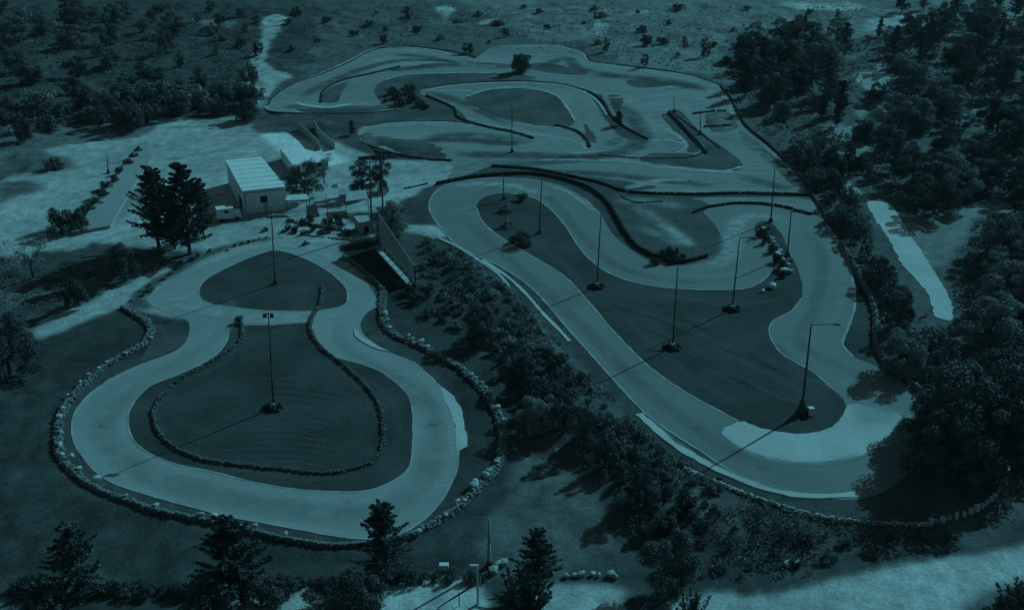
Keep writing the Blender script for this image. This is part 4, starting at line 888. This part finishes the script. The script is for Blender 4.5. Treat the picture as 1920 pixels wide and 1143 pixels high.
def fence(path, label, h=1.6, m='wall_grey'):
    pts = smooth(PP(path), False, 2.0); e = empty('fence', pts[0]); tag(e, label, 'fence', 'fences above the store')
    b = MB()
    for i in range(len(pts)-1):
        a, c = pts[i]-pts[0], pts[i+1]-pts[0]; d = c-a; m_ = (a+c)/2; b.box((m_.x, m_.y, h/2), (d.length*.98, .1, h), math.atan2(d.y, d.x))
        MB().box((a.x, a.y, h/2+.06), (.16, .16, h+.1)).build('post', M['metal_pale'], e)
    b.build('panel', M[m], e)
fence([(560,244),(578,258),(600,282)], 'pale fence running down from the rough ground to the store')
fence([(590,240),(605,262),(628,280)], 'second pale fence right of the first above the annex')
fence([(672,300),(700,297),(742,296)], 'low dark fence along the top of the yard beside the annex', .7, 'stone_dark')

def ramp():
    q = PP([(136,441),(207,428),(236,378),(285,300),(276,266),(262,276),(205,352)]); o = q[0].copy(); e = empty('concrete_ramp', o); tag(e, 'long flat grey ramp narrowing up the left yard beside the hedge', 'ramp')
    n = len(q); H_ = .55; v = [(p.x-o.x, p.y-o.y, z) for z in (0, H_) for p in q]
    mesh_obj('deck', v, [tuple(range(n, 2*n))]+[(i, (i+1) % n, n+(i+1) % n, n+i) for i in range(n)], M['asphalt_pale'], e)
ramp()
# small van by the big conifers
def van():
    p = P(428,412); e = empty('van', p, math.radians(20)); tag(e, 'small white box van parked by the ragged conifers', 'van')
    MB().box((-.5, 0, 1.5), (3.0, 1.9, 2.0)).build('cargo_box', M['paint_white'], e)
    cb = MB().box((1.7, 0, 1.05), (1.3, 1.8, 1.3), 0, .85).build('cab', M['paint_white'], e)
    MB().box((2.22, 0, 1.35), (.3, 1.5, .5), 0, .8).build('windscreen', M['dark'], cb)
    MB().box((-.3, -.97, 1.9), (.7, .06, .5)).build('window', M['dark'], e)
    for x in (-1.3, 1.5):
        for y in (-.85, .85): MB().tube((x, y-.12, .38), (x, y+.12, .38), .38, .38, 14).build('wheel', M['rubber'], e)
    MB().box((0, 0, .45), (4.2, 1.5, .16)).build('chassis', M['dark'], e)
van()

# front gate, sign boxes and hand rail
def gate():
    p = P(896,1132); e = empty('gate_frame', p); tag(e, 'white bent gate frame beside the front steps', 'gate')
    h = HT(p, 1058)
    MB().box((0, 0, h/2), (.22, .22, h)).build('post', M['paint_white'], e)
    MB().box((-.42, 0, h-.14), (.66, .2, .28)).build('crossbar', M['paint_white'], e)
    MB().box((.25, .8, h*.45), (.12, 1.6, .1)).build('brace', M['metal'], e)
gate()
def rail():
    a, b = P(822,1143), P(893,1128); e = empty('hand_rail', a); tag(e, 'thin dark hand rail over the pale front pavement', 'hand rail')
    u = b-a; h0 = .9
    top1 = HT(b, 1092); m = MB(); m.tube((0, 0, .3), (u.x, u.y, top1), .06, .06, 6); m.build('top_rail', M['metal'], e)
    MB().tube((0, .3, .1), (u.x, u.y+.3, top1-.45), .05, .05, 6).build('lower_rail', M['metal'], e)
    q = u*.55; MB().tube((q.x, q.y, -.1), (q.x, q.y, top1*.6+.2), .06, .06, 6).build('post', M['metal'], e)
rail()
def sign_box(x, y, label):
    p = P(x, y); e = empty('sign_box', p); tag(e, label, 'box')
    MB().box((0, 0, .55), (.9, .5, .62)).build('cabinet', M['paint_white'], e)
    MB().box((0, 0, .12), (.14, .14, .26)).build('stand', M['metal'], e)
    MB().box((0, -.01, .90), (1.0, .6, .06)).build('lid', M['paint_white'], e)
sign_box(833,1070,'white box on a stub post in the grass above the front pavement')
stones([(945,1058,1.5),(926,1072,1.2),(935,1060)], 'white rock beside the pale pole and the gate', 'rocks by the gate', .55, .2)

# ------------------------------------------------------------------ thin haze over the whole place
hv = MB(); hv.box((0, 240, 43), (1500, 640, 96)); hz = hv.build('haze', None); hz['kind'] = 'stuff'; hz['label'] = 'thin haze over the far ground'; hz['category'] = 'haze'
hm = bpy.data.materials.new('haze'); hm.use_nodes = True; n_ = hm.node_tree; n_.nodes.remove(n_.nodes['Principled BSDF'])
pv = n_.nodes.new('ShaderNodeVolumePrincipled'); pv.inputs['Color'].default_value = (.9, .9, .9, 1); pv.inputs['Density'].default_value = HAZE; pv.inputs['Anisotropy'].default_value = .2
n_.links.new(pv.outputs[0], n_.nodes['Material Output'].inputs['Volume']); hz.data.materials.append(hm)
